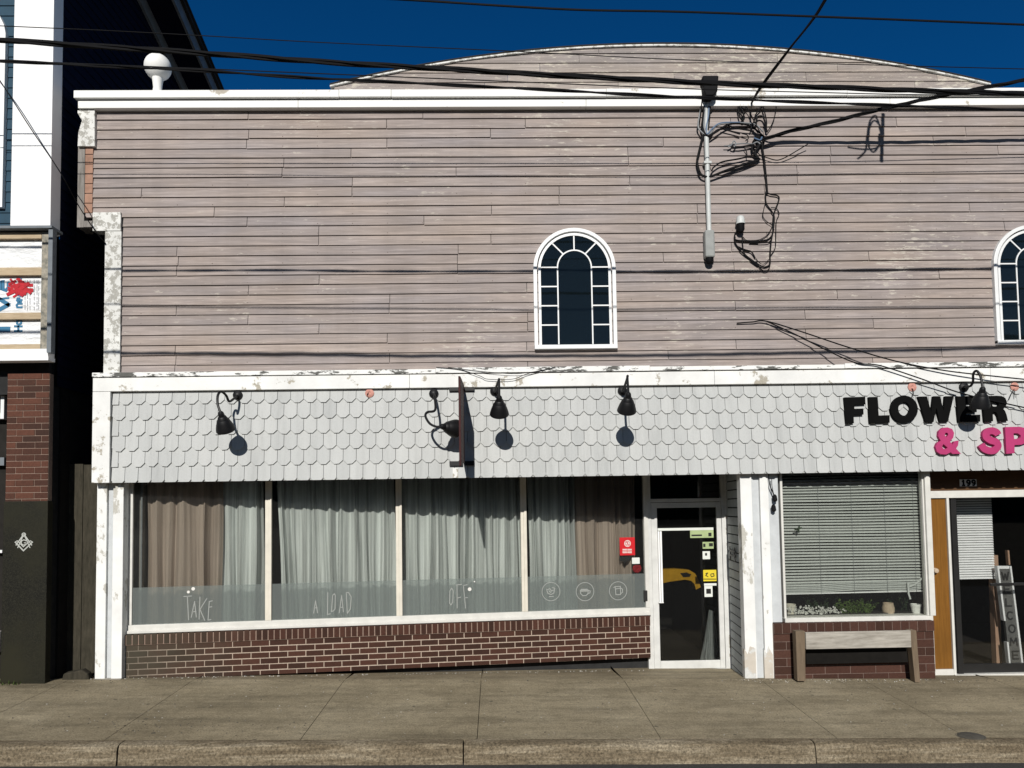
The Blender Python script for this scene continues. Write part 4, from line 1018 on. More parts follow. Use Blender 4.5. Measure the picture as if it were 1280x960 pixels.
def lamp(label, plate, path, shade_c, axis, tilt_sc=1.0, loops=None):
    """plate: pixel of wall plate; path: (px,py,Y) list for the arm; shade_c: world top of shade; axis: direction from top to mouth"""
    p0 = P(*plate, -.02)
    L = empty('gooseneck_lamp', p0, label, 'lamp', 'gooseneck lamps along the shingled fascia')
    mb = MB(); mb.lathe((p0.x, -.005, p0.z), (0, -1, 0), [(0, .052), (.012, .055), (.03, .05), (.042, .03), (.05, .014)], 20); mb.build('wall_plate', 'lamp_black', L, smooth=True)
    mb = MB(); mb.tube(cat_rom(path, 8), .0135, 8); mb.build('arm', 'lamp_black', L, smooth=True)
    c = Vector(shade_c); ax = Vector(axis).normalized()*1.0
    mb = MB(); mb.lathe(c, ax, [(-.014, .002), (-.012, .018), (0, .028), (.02, .032), (.045, .035), (.052, .044), (.075, .053), (.105, .069), (.140, .084), (.180, .097), (.200, .102), (.214, .104), (.214, .099), (.155, .084), (.09, .066), (.06, .03)], 28, cap=False)
    s = mb.build('shade', 'lamp_black', L, smooth=True)
    mb = MB(); mb.lathe(c+ax*.08, ax, [(0, .018), (.03, .026), (.06, .03), (.085, .018), (.092, .004)], 14); mb.build('bulb', 'print_white', s, smooth=True)
    return L
# shadow of each lamp tells how far it stands off the wall
def lamp_straight(label, plate, top, sh):
    # top: pixel of the arm's highest point, sh: pixel of shade's top (collar)
    Yt, Ys = -.36, -.60
    p0 = P(*plate, -.04); t = P(*top, Yt); c = P(*sh, Ys)
    path = [p0, P(plate[0], plate[1], -.10), Vector((p0.x*.6+t.x*.4, -.21, (p0.z+t.z)/2-.01)), Vector((t.x, Yt, t.z)), Vector((c.x, -.56, t.z-.045)), c]
    return lamp(label, plate, path, c, (.0, .78, -1))
lamp_straight('black gooseneck lamp hanging straight just right of the rusty sign bracket', (618.5, 489), (623.5, 475), (624, 496))
lamp_straight('black gooseneck lamp hanging straight beneath the arched window', (778, 488.5), (784.5, 471), (785.5, 492))
# left lamp: S-shaped arm swung left
p0 = (297, 494)
c4z = lambda x, y: (140+x/4.8, 460+y/4.8)
pp = [P(*c4z(755, 165), -.04), P(*c4z(730, 185), -.14), P(*c4z(702, 200), -.22), P(*c4z(685, 165), -.27), P(*c4z(655, 142), -.33), P(*c4z(635, 165), -.38), P(*c4z(635, 220), -.42), P(*c4z(652, 268), -.43)]
lamp('black gooseneck lamp at the left end of the fascia with its arm swung left', p0, pp, pp[-1], (.07, .72, -1))
# second lamp: twisted, shade turned to the right
c6 = lambda x, y: (510+x/6.857, 465+y/6.857)
pp = [P(*c6(222, 188), -.04), P(*c6(226, 200), -.16), P(*c6(236, 300), -.26), P(*c6(222, 335), -.3), P(*c6(165, 345), -.33), P(*c6(150, 380), -.36), P(*c6(185, 440), -.38), P(*c6(240, 468), -.40), P(*c6(285, 466), -.41)]
lamp('black gooseneck lamp knocked sideways with its shade turned against the rusty bracket', (542.2, 492), pp, P(*c6(285, 466), -.41), (.66, .72, -.05))
c9 = lambda x, y: (1020+x/4.923, 440+y/4.923)
pp = [P(*c9(912, 212), -.04), P(*c9(925, 214), -.12), P(*c9(952, 208), -.20), P(*c9(966, 180), -.25), P(*c9(968, 135), -.30), P(*c9(988, 116), -.34), P(*c9(1012, 150), -.38), P(*c9(1026, 222), -.42)]
lamp('black gooseneck lamp swung right in front of the FLOWER letters', (1205, 484), pp, pp[-1], (.16, .6, -1))
# rusty projecting bracket
FK = FY(-.01)
BK = empty('sign_bracket', FK.pt(*FK.px(579, 582), 0), 'tall rusty red bracket plate standing out from the shingles', 'bracket')
xk = P(579.4, 530, -.01).x; FKs = Fr((xk, 0), (0, -1)); hw = .011; xk0, xk1 = xk-hw, xk+hw; dk = .92
mb = MB(); mb.poly(FKs, [(.032, P(579, 577, 0).z), (.032, P(579, 485, 0).z), (.05, P(579, 480, -.05).z), (dk, P(579, 470, -dk).z), (dk, P(579, 582, -dk).z)], -hw, hw)
mb.build('plate', 'rust_red', BK, bevel=.003)
mb = MB()
a, b = FK.px(561.5, 487), FK.px(593, 487); mb.box(FK, a[0], xk0-.002, a[1]-.018, a[1]+.014, .004, .03); mb.box(FK, xk1+.002, b[0], a[1]-.018, a[1]+.014, .004, .03)
mb.build('cross_strap', 'lamp_black', BK); mb = MB()
a, b = FK.px(562, 579), FK.px(593, 579); mb.box(FK, a[0], xk0-.002, a[1]-.03, a[1]+.02, .004, .03); mb.box(FK, xk1+.002, b[0], a[1]-.03, a[1]+.02, .004, .03)
mb.build('cross_strap', 'lamp_black', BK)
mb = MB(); a, b = FK.px(566, 583), FK.px(572.5, 583); mb.box(FK, a[0], b[0], 2.302, a[1]-.02, .003, .009); mb.build('bare_strip', 'white_paint', BK)
# pink mounting discs
def disc(px, py, label, wire):
    p = P(px, py, -.01); o = empty('mounting_disc', p, label, 'disc', 'pink discs left on the fascia')
    mb = MB(); mb.lathe((p.x, -.005, p.z), (0, -1, 0), [(0, .05), (.012, .05), (.016, .044), (.018, .02), (.012, .012)], 18); mb.build('disc', 'pink_primer', o, smooth=True)
    if wire:
        mb = MB()
        for wv in wire: mb.tube(cat_rom([P(x, y, -.035) for x, y in wv], 4), .004, 5)
        mb.build('wire', 'cable_black', o)
disc(462, 491.5, 'faded pink disc on the shingles left of the knocked lamp', [[(461, 491), (459, 493), (460, 496)]])
disc(1140, 484, 'faded pink disc with a dangling wire above the letter O', [[(1140, 485), (1142, 490), (1141, 494), (1139, 497)], [(1141, 492), (1143, 495)]])
disc(1268, 483.5, 'faded pink disc with two wires right of the FLOWER lamp', [[(1268, 486), (1264, 493), (1261, 500)], [(1268, 488), (1269, 497)]])
# thin garland wire on the ledge
mb = MB(); LW = lambda x, y: P(x, y, -.075)
mb.tube(cat_rom([LW(545, 459), (LW(575, 462)), LW(600, 470), LW(610, 474), LW(640, 474), LW(660, 467), LW(694, 459)], 5), .0035, 5); mb.tube(cat_rom([LW(560, 459), LW(610, 465), LW(650, 467), LW(690, 460)], 5), .003, 5)
tag(mb.build('loose_wire', 'cable_black'), 'thin loose wire drooping over the white ledge above the sign bracket', 'wire')

# ------------------------------------------------------------------ service mast and cable tangle
Yw = .06
SM = empty('service_mast', P(886, 330, .1), 'grey conduit mast with a junction box on the wooden siding', 'conduit')
mb = MB(); xm = P(885, 230, .08).x; mb.tube([Vector((xm, .09, P(884, 112, .08).z)), Vector((xm, .09, P(886, 292, .08).z))], .028, 14); mb.build('pipe', 'conduit_grey', SM, smooth=True)
mb = MB(); a, b = P(880.5, 288, .05), P(893.5, 322, .05); FM = FY(.13); mb.box(FM, a.x, b.x, b.z, a.z, .0, .11); mb.build('junction_box', 'box_grey', SM, bevel=.02)
mb = MB(); mb.lathe(((a.x+b.x)/2, .07, b.z+.01), (0, 0, -1), [(0, .045), (.05, .045), (.07, .03)], 14); mb.build('end_cap', 'cable_black', SM, smooth=True)
mb = MB(); a, b = P(874, 105, -.05), P(892.5, 127, -.05); FM = FY(.07)
mb.poly(FM, [FM.px(*q_) for q_ in ((874, 103), (894, 103), (892.5, 122), (888, 128), (878.5, 128), (876, 122))], .0, .15); mb.build('weatherhead', 'cable_black', SM, bevel=.015)
mb = MB(); mb.box(FY(.14), xm-.045, xm+.045, P(884, 204, .1).z-.02, P(884, 204, .1).z+.01, -.0, .085); mb.build('strap', 'conduit_grey', SM, bevel=.004)
def strand_set(name, label, cat, sets, loc):
    o = empty(name, loc, label, cat)
    for pts, r_, mat in sets:
        mb = MB(); mb.tube(cat_rom([P(*p_) for p_ in pts], 6), r_, 6); mb.build('strand', mat, o, smooth=True)
    return o
z8 = lambda x, y, Y=Yw: (860+x/8, 110+y/8, .105+(Y-.06)*.35)
K, GY, BL = 'cable_black', 'cable_grey', 'cable_blue'
strand_set('drip_loop', 'grey and blue service wires looping down from the weatherhead beside the mast', 'cable', [
    ([z8(150, 120, -.02), z8(110, 300, -.03), z8(105, 400, -.04), z8(170, 465, -.05), z8(230, 450, -.04), z8(280, 380, -.02), z8(380, 355, .0), z8(560, 350, .02), z8(680, 370, .03), z8(750, 440, .04)], .010, GY),
    ([z8(170, 120, -.02), z8(150, 300, -.03), z8(140, 410, -.05), z8(200, 480, -.06), z8(280, 440, -.04), z8(420, 360, -.01), z8(600, 370, .02), z8(720, 450, .04)], .012, K),
    ([z8(190, 120, -.03), z8(170, 250, -.04), z8(160, 380, -.06), z8(180, 450, -.07)], .010, GY),
    ([z8(210, 120, -.03), z8(205, 260, -.04), z8(185, 380, -.06), z8(190, 460, -.07), z8(250, 400, -.05), z8(330, 350, -.02), z8(520, 345, .0)], .009, BL),
    ([z8(140, 120, -.04), z8(125, 260, -.05), z8(115, 340, -.06)], .009, K),
    ([z8(225, 120, -.02), z8(215, 300, -.03), z8(200, 420, -.05)], .009, K),
    ([z8(150, 470, .0), z8(115, 620, .02), z8(92, 740, .03), z8(120, 850, .0), z8(170, 885, -.02), z8(240, 880, -.02), z8(420, 810, .0), z8(600, 750, .03), z8(710, 720, .04)], .014, K),
    ([z8(235, 830, -.01), z8(260, 790, -.01), z8(340, 740, .0), z8(500, 710, .02), z8(600, 690, .03), z8(700, 705, .04)], .010, K),
    ([z8(230, 890, -.02), z8(330, 850, -.01), z8(520, 800, .02), z8(700, 725, .04)], .009, K),
], P(884, 220, .1))
strand_set('cable_tangle', 'black tangle of spliced service cables on the upper siding right of the mast', 'cable', [
    ([z8(740, 470), z8(700, 500), z8(660, 530), z8(650, 570), z8(680, 590), z8(740, 560), z8(760, 500), z8(720, 470), z8(690, 520), z8(700, 570)], .016, K),
    ([z8(680, 480, .02), z8(720, 540, .02), z8(700, 600, .03), z8(670, 640, .04), z8(700, 700, .04), z8(720, 715, .05)], .015, K),
    ([z8(640, 580, .03), z8(645, 640, .03), z8(690, 690, .04)], .012, K),
    ([z8(560, 590, .04), z8(585, 640, .05), z8(590, 690, .05)], .006, K),
    ([z8(540, 455, .04), z8(590, 470, .04), z8(605, 500, .04), z8(575, 530, .05)], .006, K),
    ([z8(620, 430, .02), z8(640, 380, .02), z8(660, 330, .02), z8(680, 260, .02), z8(740, 190, .02), z8(760, 220, .02), z8(785, 340, .03), z8(780, 440, .03)], .008, K),
    ([z8(740, 190, .02), z8(700, 165, .0), z8(650, 165, .0), z8(630, 190, .0)], .006, K),
    ([z8(680, 370, .02), z8(690, 300, .02), z8(725, 280, .02), z8(760, 310, .02), z8(790, 440, .03)], .011, K),
    ([z8(740, 180, .0), z8(780, 140, .0), z8(840, 130, .0), z8(880, 180, .0), z8(870, 270, .01), z8(840, 360, .02), z8(790, 445, .03)], .006, K),
    ([z8(750, 110, .0), z8(790, 120, .0), z8(840, 125, .0)], .012, K),
    ([z8(510, 95, .0), z8(500, 170, .0), z8(510, 250, .0), z8(530, 310, .0), z8(560, 300, .0), z8(540, 220, .0), z8(500, 190, .0)], .009, K),
    ([z8(510, 120, .0), z8(560, 160, .0), z8(590, 200, .0), z8(630, 270, .0), z8(660, 330, .01), z8(720, 440, .03)], .006, K),
    ([z8(530, 180, .0), z8(570, 180, .0), z8(575, 210, .0), z8(545, 200, .0), z8(530, 180, .0)], .009, K),
    ([z8(535, 290, .0), z8(560, 290, .0), z8(550, 320, .0), z8(535, 310, .0)], .014, K),
    ([z8(360, 580, .03), z8(410, 575, .02), z8(440, 560, .02), z8(480, 560, .02), z8(560, 555, .03), z8(650, 560, .03)], .007, GY),
    ([z8(430, 590, .02), z8(460, 600, .02), z8(480, 590, .02), z8(520, 590, .02), z8(640, 570, .03)], .010, K),
    ([z8(400, 590, .02), z8(430, 575, .02), z8(460, 530, .02), z8(480, 560, .02), z8(460, 590, .02)], .008, GY),
    ([z8(330, 405, .03), z8(420, 430, .03), z8(520, 460, .03)], .009, K), ([z8(400, 375, .02), z8(520, 410, .03), z8(660, 430, .04)], .008, K),
    ([z8(760, 500, .03), z8(745, 600, .05), z8(765, 750, .08), z8(785, 960, .1), (959, 242, .118)], .012, K),
    ([z8(745, 600, .05), z8(755, 700, .08), z8(775, 900, .1)], .009, K),
    ([z8(680, 620, .04), z8(720, 670, .04), z8(800, 700, .05), z8(870, 720, .05), (975, 199.5, .1), (985, 195, .09), (1010, 180, .06)], .006, K),
    ([z8(660, 500, .0), z8(720, 520, .0), z8(740, 490, .0)], .010, BL), ([z8(650, 560, .0), z8(690, 540, .0), z8(720, 560, .0)], .009, GY),
], P(950, 180, .1))
z7 = lambda x, y, Y=.118: (900+x/7.38, 220+y/7.38, Y)
strand_set('hanging_wires', 'thin black wires hanging in a loop from the tangle down to the grey dome', 'cable', [
    ([z7(425, 150), z7(470, 170), z7(525, 180), z7(545, 205), z7(530, 260), z7(500, 340), z7(490, 420), z7(490, 500), z7(470, 620), z7(462, 740), z7(460, 810), z7(430, 835), z7(380, 830), z7(240, 740), z7(160, 650), z7(135, 590), z7(140, 530), z7(170, 500)], .0085, K),
    ([z7(425, 140), z7(420, 200), z7(430, 260), z7(480, 330), z7(500, 380), z7(495, 480)], .008, K),
    ([z7(415, 260), z7(395, 360), z7(420, 410), z7(480, 455), z7(500, 500)], .005, K),
    ([z7(470, 290), z7(520, 300), z7(545, 350), z7(520, 420), z7(515, 560), z7(510, 660), z7(470, 730)], .005, K),
    ([z7(480, 470), z7(440, 540), z7(370, 585), z7(300, 595), z7(240, 590), z7(210, 560)], .005, K),
    ([z7(485, 540), z7(440, 585), z7(350, 600), z7(270, 600), z7(150, 590), z7(140, 560)], .008, K),
    ([z7(275, 605), z7(355, 603)], .013, K), ([z7(270, 615), z7(370, 618), z7(450, 610), z7(480, 570)], .006, K),
    ([z7(205, 550), z7(210, 640), z7(230, 720), z7(330, 800), z7(380, 860), z7(415, 878), z7(450, 860), z7(465, 800)], .006, K),
    ([z7(160, 650), z7(230, 680), z7(290, 700), z7(325, 760)], .008, K), ([z7(330, 760), z7(370, 805), z7(410, 810), z7(450, 770)], .004, K),
    ([z7(240, 735), z7(300, 790), z7(350, 830)], .010, K),
], P(945, 330, .1))
p = P(925.5, 276, .08)
DC = empty('dome_fitting', p, 'grey dome shaped cable cap above the hanging wire loop', 'fitting')
mb = MB(); mb.lathe((p.x, .08, p.z+.06), (0, 0, -1), [(0, .02), (.012, .04), (.04, .048), (.085, .05), (.09, .055), (.1, .055), (.1, .045)], 20); mb.build('dome', 'conduit_grey', DC, smooth=True)
mb = MB(); mb.lathe((p.x, .08, p.z-.035), (0, 0, -1), [(0, .045), (.07, .045), (.1, .03)], 16); mb.build('socket', 'cable_black', DC, smooth=True)

# ------------------------------------------------------------------ overhead cables: depth from their shadow on the siding
def shadow_depth(px, py, sy_, lo=-7.5, hi=.05):
    for _ in range(50):
        Y = (lo+hi)/2; p = P(px, py, Y); dy = .135-Y; s = Vector((p.x+SA*dy, .135, p.z-ST*dy)); v = proj(s)[1]
        if v < sy_: hi = Y                            # shadow too high: go farther from the wall
        else: lo = Y
    return (lo+hi)/2
def cable(label, pts, ys, radii, tw=.0, ext=True):
    """pts: pixels along the cable; ys: shadow y (or depth) at both ends"""
    Y0, Y1 = [shadow_depth(pts[i][0], pts[i][1], s) if s > 0 else s for i, s in ((0, ys[0]), (-1, ys[1]))]
    print('cable', label[:40], round(Y0, 2), round(Y1, 2))
    x0, x1 = pts[0][0], pts[-1][0]
    W = []
    for x, y in pts:
        t = (x-x0)/(x1-x0); iv = (1-t)/(D+Y0)+t/(D+Y1); W.append(P(x, y, 1/iv-D))
    if ext: W = [W[0]+(W[0]-W[1]).normalized()*8]+W+[W[-1]+(W[-1]-W[-2]).normalized()*8]
    W = cat_rom(W, 14); mb = MB(); n = len(radii)
    for i, r_ in enumerate(radii):
        pts_ = []; L = 0
        for j, p_ in enumerate(W):
            if j: L += (p_-W[j-1]).length
            a = 2*math.pi*i/n+L*tw; o = (radii[0]*.9 if n > 1 else 0); pts_.append(p_+Vector((0, math.cos(a)*o, math.sin(a)*o)))
        mb.tube(pts_, r_, 6)
    return tag(mb.build('overhead_cable', 'cable_black', smooth=True), label, 'cable', 'overhead cables across the street front')
cable('thickest bundled overhead cable sloping right across the top of the siding', [(-30, 48.5), (180, 61.5), (400, 77), (640, 91), (860, 102.5), (1080, 111), (1310, 118)], (442, 437), (.0125, .011, .010), 4)
cable('second overhead cable just below the thickest bundle', [(-30, 75), (120, 82), (260, 89), (400, 98), (640, 110), (860, 121.5), (1080, 130.5), (1310, 139)], (338, 336), (.009, .0075), 4)
cable('thin overhead wire grazing the top of the arched parapet', [(-30, 31), (130, 38), (260, 45), (400, 53), (640, 64), (860, 75), (1080, 81), (1310, 87)], (218, 214), (.0045,), 0)
cable('highest overhead wire crossing the open blue sky', [(440, -4), (530, 1), (640, 8), (730, 12.5), (860, 15), (1080, 23), (1310, 32)], (386, 384), (.0085,), 0)
cable('thin overhead wire running low over the cornice at the right', [(400, 92), (640, 102), (860, 111), (1000, 115), (1130, 118), (1310, 120)], (204, 196), (.0055,), 0)
def free_cable(label, pts, radii, mat='cable_black', grp='service drops to the shop front', tw=6):
    W = cat_rom([P(*q_) for q_ in pts], 12); mb = MB(); n = len(radii)
    for i, r_ in enumerate(radii):
        L = 0; q_ = []
        for j, p_ in enumerate(W):
            if j: L += (p_-W[j-1]).length
            a = 2*math.pi*i/n+L*tw; o = radii[0]*1.1 if n > 1 else 0; q_.append(p_+Vector((0, math.cos(a)*o, math.sin(a)*o)))
        mb.tube(q_, r_, 6)
    return tag(mb.build('service_cable', mat, smooth=True), label, 'cable', grp)
free_cable('twisted service cable rising right from the tangle over the cornice', [(955, 174, .04)]+[(x, y, shadow_depth(x, y, sv)) for x, y, sv in ((985, 165, 178), (1040, 152, 178), (1100, 137, 178), (1180, 119, 177), (1280, 100, 175.5), (1420, 66, 173))], (.012, .010, .009))
free_cable('pair of service wires climbing steeply from the tangle into the sky', [(940, 128, .05)]+[(x, y, shadow_depth(x, y, sv)) for x, y, sv in ((952, 108, 165), (985, 64, 177), (1016, 24, 177), (1030, 2, 177), (1060, -50, 176))], (.012, .008), tw=3)
free_cable('thin black wire slanting down across the white pilaster into the dark alley', [(-30, 60, -.5), (0, 101, -.5), (40, 163, -.45), (75, 215, -.40), (100, 260, -.1), (128, 300, .05), (150, 318, .6)], (.006,))
free_cable('upper strand of the loose black cable drooping over the FLOWER sign', [(921, 404, .12), (940, 402.5, .11), (958, 401.5, .10), (1000, 414, .06), (1060, 434, 0), (1120, 451.5, -.06), (1180, 463, -.09), (1240, 470, -.12), (1330, 479, -.16)], (.0075,))
free_cable('lower strand of the loose black cable passing behind the FLOWER lamp', [(958, 401.5, .11), (992, 417, .08), (1030, 436, .04), (1068, 453, -.07), (1100, 457, -.09), (1150, 473, -.09), (1200, 491, -.07), (1260, 505, -.06), (1330, 520, -.08)], (.0075,))

def sunward(px, py, dist):                            # a point up the sun's path from a spot on the siding
    p = P(px, py, .135); return p+Vector((-SA, -1, ST))*dist
SB = empty('slack_bracket', sunward(1103, 205, 1.8), 'dark upright bar with slack cable loops hung on the drop above the right siding', 'bracket')
mb = MB(); mb.tube([sunward(1104, 142, 1.8), sunward(1102, 202, 1.8)], .022, 8); mb.build('bar', 'cable_black', SB)
for L in ([(1101, 178), (1092, 190), (1086, 180), (1087, 160), (1093, 150), (1100, 158), (1101, 172)], [(1102, 170), (1096, 146), (1088, 150), (1084, 170), (1082, 188), (1072, 198)], [(1060, 183), (1080, 186), (1096, 184), (1101, 176)]):
    mb = MB(); mb.tube(cat_rom([sunward(x, y, 1.8) for x, y in L], 6), .012, 6); mb.build('strand', 'cable_black', SB)
mb = MB(); mb.tube([sunward(1100, 168, 1.8), sunward(1100, 178, 1.8)], .022, 8); mb.build('clamp', 'cable_black', SB)

# ------------------------------------------------------------------ left neighbour
FN = FY(-.20)
nx1 = FN.px(65, 150)[0]
NBD = empty('corner_building', (nx1-1.5, 0, gz(nx1, 0)), 'dark blue sided building on the left with white pilaster and brick pier', 'building')
zsg0 = FN.px(30, 289)[1]
mb = MB(); a = FN.px(15.3, 150)[0]; mb.box(FN, a, nx1, zsg0+.005, 11, -.19, 0); mb.build('pilaster', 'pilaster_white', NBD, bevel=.004)
mb = MB(); z = zsg0
FN2 = FY(-.12); a2 = FN2.px(14, 150)[0]
while z < 10.5:
    k = len(mb.v); mb.v += [FN2.pt(-8.5, z, .012), FN2.pt(a2+.05, z, .012), FN2.pt(a2+.05, z+.124, 0), FN2.pt(-8.5, z+.124, 0), FN2.pt(-8.5, z, -.02), FN2.pt(a2+.05, z, -.02)]
    mb.face([k, k+1, k+2, k+3], random.random()); mb.face([k+4, k+5, k+1, k]); z += .12
mb.build('front_siding', 'teal_siding', NBD)
q0 = FN.px(-20, 258); q1 = FN.px(1.0, 258); zt_ = FN.px(2, 40)[1]; zt2 = FN.px(2, 18)[1]
mb = MB(); mb.poly(FN, [(q0[0], q0[1]), (q1[0], q1[1]), (q1[0], zt_), (q1[0]-.02, zt_+.1), (q1[0]-.07, zt2), (q0[0], zt2+.1)], -.1, -.02); mb.build('window_trim', 'pilaster_white', NBD, bevel=.003)
# side wall receding, lapped, in shade
xw = nx1-.02; FSD = Fr((xw, 0), (0, 1))             # s = depth, d towards +x
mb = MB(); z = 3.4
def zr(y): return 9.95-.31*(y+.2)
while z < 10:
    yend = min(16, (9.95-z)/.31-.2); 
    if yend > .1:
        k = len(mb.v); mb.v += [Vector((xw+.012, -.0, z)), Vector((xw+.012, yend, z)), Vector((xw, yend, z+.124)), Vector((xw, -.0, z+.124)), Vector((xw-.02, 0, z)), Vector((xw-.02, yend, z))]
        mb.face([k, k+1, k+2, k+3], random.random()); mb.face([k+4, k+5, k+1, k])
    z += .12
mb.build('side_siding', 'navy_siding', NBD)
mb = MB(); wbox(mb, xw-.3, xw-.03, .0, 16, -.5, 3.9); wbox(mb, -8.5, xw-.03, 15.8, 16, -.5, 5); wbox(mb, -8.5, xw-.05, -.06, .1, 3.3, 10); mb.build('side_wall', 'roof_dark', NBD)
mb = MB(); wbox(mb, xw-.02, -4.0, 14, 14.1, -.5, 4.6); mb.build('alley_wall', 'roof_dark', NBD)
def beam(mb, y0, z0, y1, z1, x0, x1, h_):
    k = len(mb.v)
    for (y, z) in ((y0, z0), (y1, z1)): mb.v += [Vector((x0, y, z)), Vector((x1, y, z)), Vector((x1, y, z+h_)), Vector((x0, y, z+h_))]
    for q_ in ([0, 1, 2, 3], [7, 6, 5, 4], [0, 4, 5, 1], [1, 5, 6, 2], [2, 6, 7, 3], [3, 7, 4, 0]): mb.face([k+i for i in q_])
mb = MB(); ya, yb = -.2, 16
beam(mb, ya, zr(ya)-.22, yb, zr(yb)-.22, xw+.013, xw+.05, .2); mb.build('frieze_board', 'eave_grey', NBD)
mb = MB(); beam(mb, ya-.3, zr(ya-.3), yb, zr(yb), xw-.1, xw+.42, .02); mb.build('soffit', 'navy_siding', NBD)
mb = MB(); beam(mb, ya-.3, zr(ya-.3)-.06, yb, zr(yb)-.06, xw+.421, xw+.455, .24); RK = mb.build('rake_board', 'eave_grey', NBD)
mb = MB(); beam(mb, ya-.35, zr(ya-.35)+.14, yb, zr(yb)+.14, xw+.44, xw+.50, .06); beam(mb, ya-.35, zr(ya-.35)+.21, yb, zr(yb)+.21, xw-3, xw+.52, .03); mb.build('roof_edge', 'roof_dark', NBD)
# bent flashing
mb = MB(); FQ = FY(.25); mb.poly(FQ, [FQ.px(*q_) for q_ in ((77, 116), (93, 115), (75, 157), (70, 158))], -.06, 0); mb.build('flashing', 'flashing_grey', NBD, bevel=.004)
# sign box band with house wrap
FT = FY(-.24)
T = lambda x, y: FT.px(x, y)
xs0, xs1 = -8.5, T(62, 370)[0]; zt_, zb2_ = T(30, 288)[1], T(30, 440)[1]
mb = MB(); mb.box(FT, xs0, xs1+.05, zt_, zt_+.03, -.15, .07); mb.box(FT, T(62.5, 370)[0], T(68, 370)[0], zb2_-.02, zt_-.001, -.03, .05); mb.build('sign_case', 'eave_grey', NBD, bevel=.003)
mb = MB(); mb.box(FT, xs0, T(60, 370)[0], zb2_, zt_-.003, -.08, -.06); WRP = mb.build('house_wrap', 'house_wrap', NBD)
c3 = lambda x, y: (x/4.8, 270+y/4.8)
T3 = lambda x, y: FT.px(*c3(x, y))
for y0, y1 in ((95, 132), (306, 352), (578, 616), (768, 798)):
    mb = MB(); a, b = T3(0, y0), T3(246, y1); mb.box(FT, xs0, b[0]-.003, b[1], a[1], -.058, -.015); mb.build('batten', 'raw_timber', NBD, bevel=.004)
mb = MB(); a, b = T3(248, 92), T3(294, 798); mb.box(FT, a[0], b[0], b[1], a[1], -.058, -.012); mb.build('batten', 'worn_timber', NBD, bevel=.004, label='weathered upright batten with flaked paint')
mb = MB(); a, b = T(-5, 437), T(61.5, 452); mb.box(FT, xs0, b[0], b[1]+.045, a[1]-.002, -.1, .03); mb.box(FT, xs0, b[0]+.03, b[1], b[1]+.043, -.06, .07); mb.build('sill_trim', 'pilaster_white', NBD, bevel=.004)
# printed lettering on the wrap, turned on its side, as seen
dpr = -.0585
mb = MB()
def st3(L, wd): mb.stroke(FT, [FT.px(*c3(*q_), dpr) for q_ in L], wd, dpr, .0015)
wl = .045
st3([(0, 680), (52, 680)], .06); mb.build('big_print', 'wrap_blue', WRP); mb = MB(); st3([(0, 500), (52, 532)], wl); st3([(0, 560), (52, 532)], wl); st3([(-20, 500), (52, 492)], .02)
st3([(18, 390), (18, 440), (36, 446), (50, 430), (50, 400)], .035); st3([(2, 392), (2, 440)], .03)
mb.build('big_print', 'wrap_blue', WRP)
mb = MB(); ws = .022
H3 = [[(88, 690), (132, 690)], [(88, 662), (132, 662)], [(110, 690), (110, 662)],
      [(102, 645), (112, 652), (126, 645), (128, 632), (118, 624), (104, 630), (102, 645)],
      [(132, 548), (104, 548), (100, 535), (108, 526), (132, 526)],
      [(116, 516), (116, 494), (106, 494), (102, 506), (110, 518), (124, 516), (130, 502)], [(132, 482), (100, 472), (132, 464)]]
for grp in (H3[:3], H3[3:4], H3[4:5], H3[5:6], H3[6:]):
    for L in grp: st3(L, ws)
    mb.build('small_print', 'wrap_blue', WRP); mb = MB()
for y in (380, 400): st3([(120, y), (128, y)], .02)
mb.build('small_print', 'wrap_blue', WRP)
mb = MB()
for x in (150, 165, 180, 205, 222, 232):
    y = 385
    while y < 560: l = random.uniform(12, 40); st3([(x, y), (x, min(565, y+l))], .006); y += l+random.uniform(6, 14)
mb.build('fine_print', 'print_grey', WRP)
mb = MB(); rr = random.Random(8); cx_, cz_ = T3(98, 424)
for i in range(46):
    an = rr.uniform(0, 6.28); r_ = rr.random()**.6; x = cx_+r_*.125*math.cos(an); z = cz_+r_*.085*math.sin(an); an2 = rr.uniform(-.9, .9)
    l = rr.uniform(.02, .045); mb.stroke(FT, [(x-l*math.cos(an2), z-l*math.sin(an2)), (x+l*math.cos(an2), z+l*math.sin(an2))], rr.uniform(.02, .035), dpr+.002+i*.0001, .001)
mb.build('red_mark', 'wrap_red', WRP)
# brick pier
FPR = FY(-.14)
p0x, p1x = FPR.px(8, 540)[0], FPR.px(61, 540)[0]; zp1, zp0 = FPR.px(30, 467)[1], FPR.px(30, 627)[1]
mb = MB(); ch = .0695; z1 = zp1; c = 0
while z1 > zp0+.02:
    x = p0x-(.1 if c % 2 else .03)
    while x < p1x:
        a, b = max(x, p0x)+.004, min(x+.205, p1x)-.004
        if b-a > .02: mb.box(FPR, a, b, z1-ch+.009, z1, -.07, random.uniform(-.002, .002), random.random())
        x += .205
    z1 -= ch; c += 1
BP = mb.build('brick_pier', 'red_brick', NBD)
mb = MB(); mb.box(FPR, p0x+.001, p1x-.002, z1, zp1-.002, -.08, -.006); mb.build('mortar', 'pier_mortar', BP)
mb = MB(); a, b = FPR.px(3, 740)[0], FPR.px(58.5, 740)[0]; mb.box(FPR, a, b, gz(-5.3, 0)-.05, zp0+.004, -.09, .008); GP = mb.build('granite_pier', 'black_granite', NBD, bevel=.004)
mb = MB(); ctr = FPR.px(30, 678, .01); e = .0105
cm = lambda x, y: FPR.px(0+x/3.6875, 600+y/3.6875, .01)
